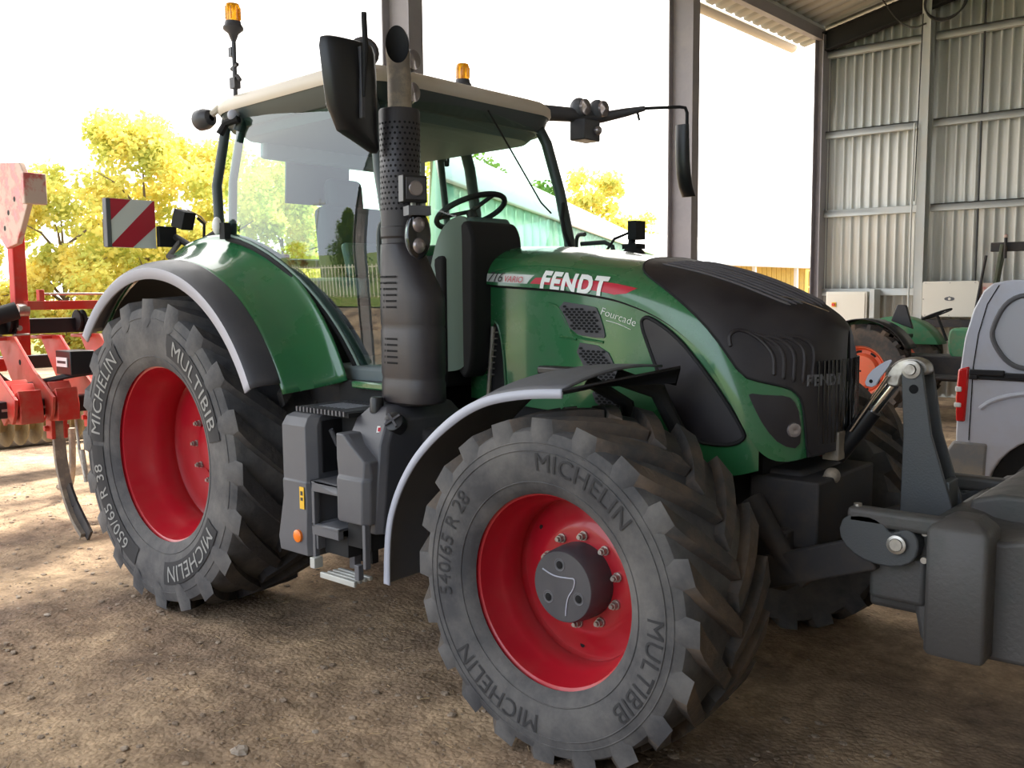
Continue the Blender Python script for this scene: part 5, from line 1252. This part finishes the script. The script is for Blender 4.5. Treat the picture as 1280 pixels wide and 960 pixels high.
mb.tube([(-.20, 12.12, 6.15), (-.23, 12.12, 4.4), (-.25, 12.12, 3.2)], .010, 6)
tag(mb.build('cable_coil', None), 'black cable hung in a coil high on the middle post of the metal wall', 'cable')
mb = MB().use('galv'); mb.tube([(-.27, 12.10, 4.45), (-.28, 12.10, 3.0), (-.28, 12.10, 0)], .016, 8); tag(mb.build('conduit', None), 'thin pale conduit running down beside the middle post of the metal wall', 'conduit')
mb = MB().use('hose'); mb.tube([(.66, 12.36, 6.6), (.66, 12.36, 3.2), (.66, 12.36, 1.9)], .018, 6); tag(mb.build('wall_cable', None), 'dark cable running straight down the metal wall to the right of the middle post', 'cable')

# ================================================================ far buildings
M['barng'] = mat('green barn sheet', (.10, .26, .17), .6, dirt=(.24, .32, .22), dscale=.7, damt=.6)
M['barnr'] = mat('pale barn roof', (.82, .80, .76), .5)
M['ochre'] = mat('ochre timber wall', (.62, .44, .10), .8, dirt=(.5, .35, .12), dscale=2, damt=.5)
Bn = empty('green_barn', (-20, 32, 0)); tag(Bn, 'long green sheet-metal barn with a pale roof, seen beyond the tractor cab', 'barn')
A = Vector((-9.3, 10.4, 0)); Bv = Vector((-33.0, 58.0, 0)); dv = (Bv - A).normalized(); nv = Vector((-.74, .67, 0)).normalized();
Lb = (Bv - A).length
mb = MB().use('barng'); s_ = 0; vv = []
while s_ < Lb:
    for (ds, d) in ((0, 0), (.62, 0), (.70, -.05), (.92, -.05)): vv.append((s_ + ds, d))
    s_ += 1.0
for s0, d in vv: p = A + dv * s0 - nv * d; mb.v += [p.copy(), p + Vector((0, 0, 4.2))]
for i in range(len(vv) - 1): mb.face([2 * i, 2 * i + 2, 2 * i + 3, 2 * i + 1])
wl = mb.build('wall', None, Bn, merge=False, solid=.03)
mb = MB().use('barng'); g0 = A + nv * .0; g1 = A + nv * 9; mb.add([g0, g1, g1 + Vector((0, 0, 4.2)), (g0 + g1) / 2 + Vector((0, 0, 5.6)), g0 + Vector((0, 0, 4.2))], [(0, 1, 2, 3, 4)]); mb.build('gable_wall', None, Bn, solid=.05)
mb = MB().use('barnr')
for (p, q) in ((0, 4.5), (9, 4.5)):
    e0 = A + nv * (p - (.35 if p == 0 else -.35)) - dv * .3; e1 = Bv + nv * (p - (.35 if p == 0 else -.35)); r0 = A + nv * q - dv * .3; r1 = Bv + nv * q
    mb.add([e0 + Vector((0, 0, 4.15)), e1 + Vector((0, 0, 4.15)), r1 + Vector((0, 0, 5.7)), r0 + Vector((0, 0, 5.7))], [(0, 1, 2, 3)])
mb.build('roof', None, Bn, solid=.08)
# second farm building with wide white roof and ochre front
B2 = empty('ochre_shed', (-40, 85, 0)); tag(B2, 'far ochre shed under a wide white roof, seen just left of the metal wall', 'shed')
a2 = Vector((-39.6, 72, 0)); b2_ = Vector((-36, 112, 0)); d2 = (b2_ - a2).normalized(); n2_ = Vector((-d2.y, d2.x, 0))
mb = MB().use('barnr'); mb.add([a2 + Vector((0, 0, 4.5)), b2_ + Vector((0, 0, 4.3)), b2_ + n2_ * 14 + Vector((0, 0, 8.2)), a2 + n2_ * 14 + Vector((0, 0, 8.2))], [(0, 1, 2, 3)]); mb.build('roof', None, B2, solid=.25)
mb = MB().use('ochre'); s_ = 0; LL = (b2_ - a2).length
while s_ < LL: mb.b2 if False else mb.bar(a2 + d2 * s_ + n2_ * 3, a2 + d2 * s_ + n2_ * 3 + Vector((0, 0, 4.6)), .9, .2, d2.cross(Vector((0, 0, 1)))); s_ += 1.0
mb.build('plank_wall', None, B2, merge=False)
for k in range(6):
    mb = MB().use('barnr'); p = a2 + d2 * (4 + k * 8.3) + n2_ * .6; mb.bar(p, p + Vector((0, 0, 4.4)), .35, .35); mb.build('post', None, B2)
M['rackm'] = mat('yellow steel', (.80, .60, .12), .6)
Rk = MB().use('rackm'); base = Vector((-31, 78.5, 0)); rd = Vector((.05, 1, 0)).normalized()
for k in range(4): p = base + rd * k * 2.0; Rk.bar(p, p + Vector((0, 0, 3.7)), .2, .2)
for z in (.6, 2.1, 3.6): Rk.bar(base + Vector((0, 0, z)), base + rd * 6 + Vector((0, 0, z)), .15, .15)
Rk.bar(base + rd * 2 + Vector((0, 0, .6)), base + rd * 4 + Vector((0, 0, 3.6)), .12, .12); Rk.bar(base + rd * 4 + Vector((0, 0, .6)), base + rd * 6 + Vector((0, 0, 3.6)), .12, .12)
tag(Rk.build('storage_rack', None), 'yellow lattice rack standing in front of the far ochre shed', 'rack')

# ================================================================ trees
M['bark'] = mat('bark', (.16, .12, .09), .9)
def leafmat(name, c1, c2, tr):
    m = bpy.data.materials.new(name); m.use_nodes = True; nt = m.node_tree; nt.nodes.clear()
    o = _n(nt, 'ShaderNodeOutputMaterial'); d = _n(nt, 'ShaderNodeBsdfDiffuse'); t = _n(nt, 'ShaderNodeBsdfTranslucent'); mx = _n(nt, 'ShaderNodeMixShader'); mx.inputs[0].default_value = tr
    tc = _n(nt, 'ShaderNodeTexCoord'); no = _n(nt, 'ShaderNodeTexNoise'); no.inputs['Scale'].default_value = 1.4; no.inputs['Detail'].default_value = 5
    r = _n(nt, 'ShaderNodeValToRGB'); r.color_ramp.elements[0].position = .38; r.color_ramp.elements[0].color = (*c1, 1); r.color_ramp.elements[1].position = .62; r.color_ramp.elements[1].color = (*c2, 1)
    nt.links.new(tc.outputs['Object'], no.inputs[0]); nt.links.new(no.outputs['Fac'], r.inputs[0])
    nt.links.new(r.outputs[0], d.inputs[0]); nt.links.new(r.outputs[0], t.inputs[0]); nt.links.new(d.outputs[0], mx.inputs[1]); nt.links.new(t.outputs[0], mx.inputs[2]); nt.links.new(mx.outputs[0], o.inputs[0])
    return m
M['leafy'] = leafmat('yellow green leaves', (.54, .56, .14), (.86, .72, .20), .6)
M['leafg'] = leafmat('green leaves', (.10, .20, .03), (.26, .34, .05), .4)
M['leafo'] = leafmat('orange leaves', (.50, .26, .04), (.55, .36, .06), .4)
def tree(x, y, h, rad, mt, label, group=None, shape='round', n=5200, ls=.16, zb=.6, seed=1, name='tree'):
    rg = random.Random(seed); Tt = empty(name, (x, y, 0)); tag(Tt, label, 'tree', group)
    mb = MB().use('bark'); mb.tube([(x, y, -.05), (x + .05, y, h * .3), (x - .05, y + .05, h * .62), (x, y, h * .85)], [.05 * h * .35, .04 * h * .35, .02 * h * .35, .01], 8)
    for k in range(9):
        a = rg.uniform(0, 6.3); z = h * rg.uniform(.2, .6); mb.tube([(x, y, z), (x + cos(a) * rad * .4, y + sin(a) * rad * .4, z + h * .12), (x + cos(a) * rad * .75, y + sin(a) * rad * .75, z + h * .16)], [.05, .03, .01], 6)
    mb.build('trunk', None, Tt)
    mb = MB().use(mt); V_ = mb.v
    blobs = []
    for k in range(34 if shape == 'round' else 26):
        if shape == 'round':
            a = rg.uniform(0, 2 * pi); zz = rg.uniform(0, 1); rr = rad * sqrt(max(.05, 1 - (zz * 2 - 1.0) ** 2 * .85)) * rg.uniform(.25, .95)
            blobs.append((x + rr * cos(a), y + rr * sin(a), zb + zz * (h - zb) * .95, rad * rg.uniform(.20, .36)))
        else:
            zz = (k + .5) / 26; rr = rad * (1 - zz) ** .7 * rg.uniform(0, .55); a = rg.uniform(0, 6.3); blobs.append((x + rr * cos(a), y + rr * sin(a), zb + zz * (h - zb), rad * (.62 * (1 - zz) ** .6 + .12)))
    per = n // len(blobs)
    for (bx, by, bz, br) in blobs:
        for _ in range(per):
            d = Vector((rg.gauss(0, 1), rg.gauss(0, 1), rg.gauss(0, .8))).normalized() * br * (rg.random() ** .5) * 1.08
            p = Vector((bx, by, bz)) + d
            if p.z < .05: continue
            s = ls * rg.uniform(.5, 1.2); u = Vector((rg.gauss(0, 1), rg.gauss(0, 1), rg.gauss(0, 1))).normalized(); w = u.orthogonal().normalized()
            q = len(V_); V_ += [p - u * s * .5, p + w * s * .32, p + u * s * .5, p - w * s * .32]; mb.face([q, q + 1, q + 2, q + 3])
    mb.build('foliage', None, Tt, merge=False, smooth=False)
TL = 'tree of the autumn yellow row beyond the open side of the hangar'
specs = [(-22.2, 5.3, 3.2, 1.7, 'tall yellow bush, the leftmost of the autumn trees behind the cultivator'), (-21.6, 7.7, 5.4, 2.0, 'yellow tree rising behind the red masts of the cultivator'), (-21.3, 10.0, 7.0, 2.2, 'tallest yellow tree, rising above the red and white warning plate'), (-21.4, 12.6, 6.4, 2.3, 'yellow tree standing just left of the tractor cab'), (-22.5, 15.6, 6.2, 2.4, 'yellow tree seen through the door glass of the cab')]
for i, (x, y, h, r, l) in enumerate(specs): tree(x, y, h, r, 'leafy', l, 'autumn trees in a row', n=15000, ls=.19, zb=.3, seed=i + 3)
for i, (x, y, h, r, l) in enumerate([(-27.8, 27.8, 9.6, 3.2, 'tree seen through the windscreen, left of the far cab post'), (-28.6, 33.0, 9.4, 3.2, 'tree seen through the windscreen, behind the roof of the green barn'), (-29.5, 39.5, 8.6, 3.0, 'tree seen beside the front cab pillar above the barn roof')]): tree(x - 4, y + 3, h, r, 'leafg' if i else 'leafy', l, 'trees behind the green barn', n=5200, ls=.34, zb=.5, seed=i + 20)
tree(-62, 88, 16.8, 4.4, 'leafy', 'sparse yellow treetop above the far roof, right of the cab', None, n=2600, ls=.75, zb=3, seed=41)
tree(-62.5, 98, 12.0, 3.6, 'leafy', 'small yellow treetop above the far roof, nearer the hangar post', None, n=1600, ls=.7, zb=3, seed=42)
# mirrored in the cab door: things on the near side of the yard
tree(-9.0, -20, 6.2, 1.9, 'leafg', 'dense green cone-shaped tree in the yard, mirrored in the cab door', None, shape='cone', n=9000, ls=.22, zb=.2, seed=50)
tree(-16.5, -22, 3.4, 1.8, 'leafo', 'low orange tree in the yard, mirrored in the cab door', None, n=3000, ls=.22, seed=51)
mb = MB().use('galv'); mb.tube([(-12.2, -20, 0), (-12.2, -20, 7.5)], [.12, .08], 10); mb.b2((-12.9, -20.05, 7.0), (-11.5, -19.95, 7.1)); tag(mb.build('utility_pole', None), 'slim pale utility pole in the yard beside the orange tree', 'pole')
FN = empty('garden_fence', (-8, -17, 0)); tag(FN, 'low pale picket fence in front of the cone-shaped tree', 'fence')
mb = MB().use('cream')
for k in range(40): mb.b2((-13 + k * .3, -17.02, 0), (-12.93 + k * .3, -16.98, 1.0))
mb.b2((-13, -17.01, .8), (-1.1, -16.99, .87)); mb.build('pickets', None, FN)

# ================================================================ loose stones, gravel, straw
M['stone'] = mat('pale stone', (.40, .34, .28), .9, dirt=(.28, .23, .18), dscale=20, damt=.7)
M['straw'] = mat('straw', (.55, .40, .22), .9)
def rock(mb, x, y, s, rg, flat=.5):
    o = len(mb.v); c = Vector((x, y, ghm(x, y) + s * flat * .35)); n = 7; rings = []
    for k, (r, z) in enumerate(((.45, -.5), (1, -.25), (.95, .25), (.5, .5))):
        for i in range(n):
            a = 2 * pi * i / n; q = rg.uniform(.75, 1.2); mb.v.append(c + Vector((cos(a) * r * s * q, sin(a) * r * s * q * .8, z * s * flat * rg.uniform(.8, 1.2))))
    for k in range(3):
        for i in range(n): j = (i + 1) % n; mb.face([o + k * n + i, o + k * n + j, o + k * n + n + j, o + k * n + n + i])
    mb.face([o + i for i in range(n)][::-1]); mb.face([o + 3 * n + i for i in range(n)])
rg = random.Random(11)
def gpt(px, py):
    return px, py
M['gravelm'] = mat('earthy gravel', (.24, .18, .13), .95, dirt=(.42, .34, .26), dscale=14, damt=.8)
mb = MB().use('gravelm')
for _ in range(9000):
    x = rg.uniform(-5, 4.2); y = rg.uniform(-3.4, -.2) if rg.random() < .85 else rg.uniform(-3.4, 4); 
    rock(mb, x, y, rg.uniform(.003, .009) * (1 if rg.random() < .92 else 2.6), rg, .6)
tag(mb.build('gravel', None, merge=False, smooth=False), 'fine loose gravel and clods scattered over the dirt floor', 'gravel', kind='stuff')
mb = MB().use('straw')
for _ in range(450):
    x = rg.uniform(-3, 4); y = rg.uniform(-3.2, -.6); a = rg.uniform(0, 6.3); l = rg.uniform(.01, .05); z = ghm(x, y) + .006
    mb.tube([(x, y, z), (x + cos(a) * l, y + sin(a) * l, z + rg.uniform(0, .008))], .0012, 4)
tag(mb.build('straw_litter', None, merge=False), 'bits of straw and wood chips scattered on the dirt floor', 'straw', kind='stuff')
for (x, y, s, l) in ((1.807, -1.913, .045, 'pale flat stone lying alone on the dirt near the bottom frame edge'), (-.35, -1.75, .022, 'small pale stone on the dirt below the rear wheel, left side'), (1.9, -1.62, .018, 'small brown stone just behind the pale flat stone')):
    mb = MB().use('stone'); rock(mb, x, y, s, random.Random(int(x * 100)), .4); tag(mb.build('stone', None, smooth=False, merge=False), l, 'stone', 'loose stones on the floor')
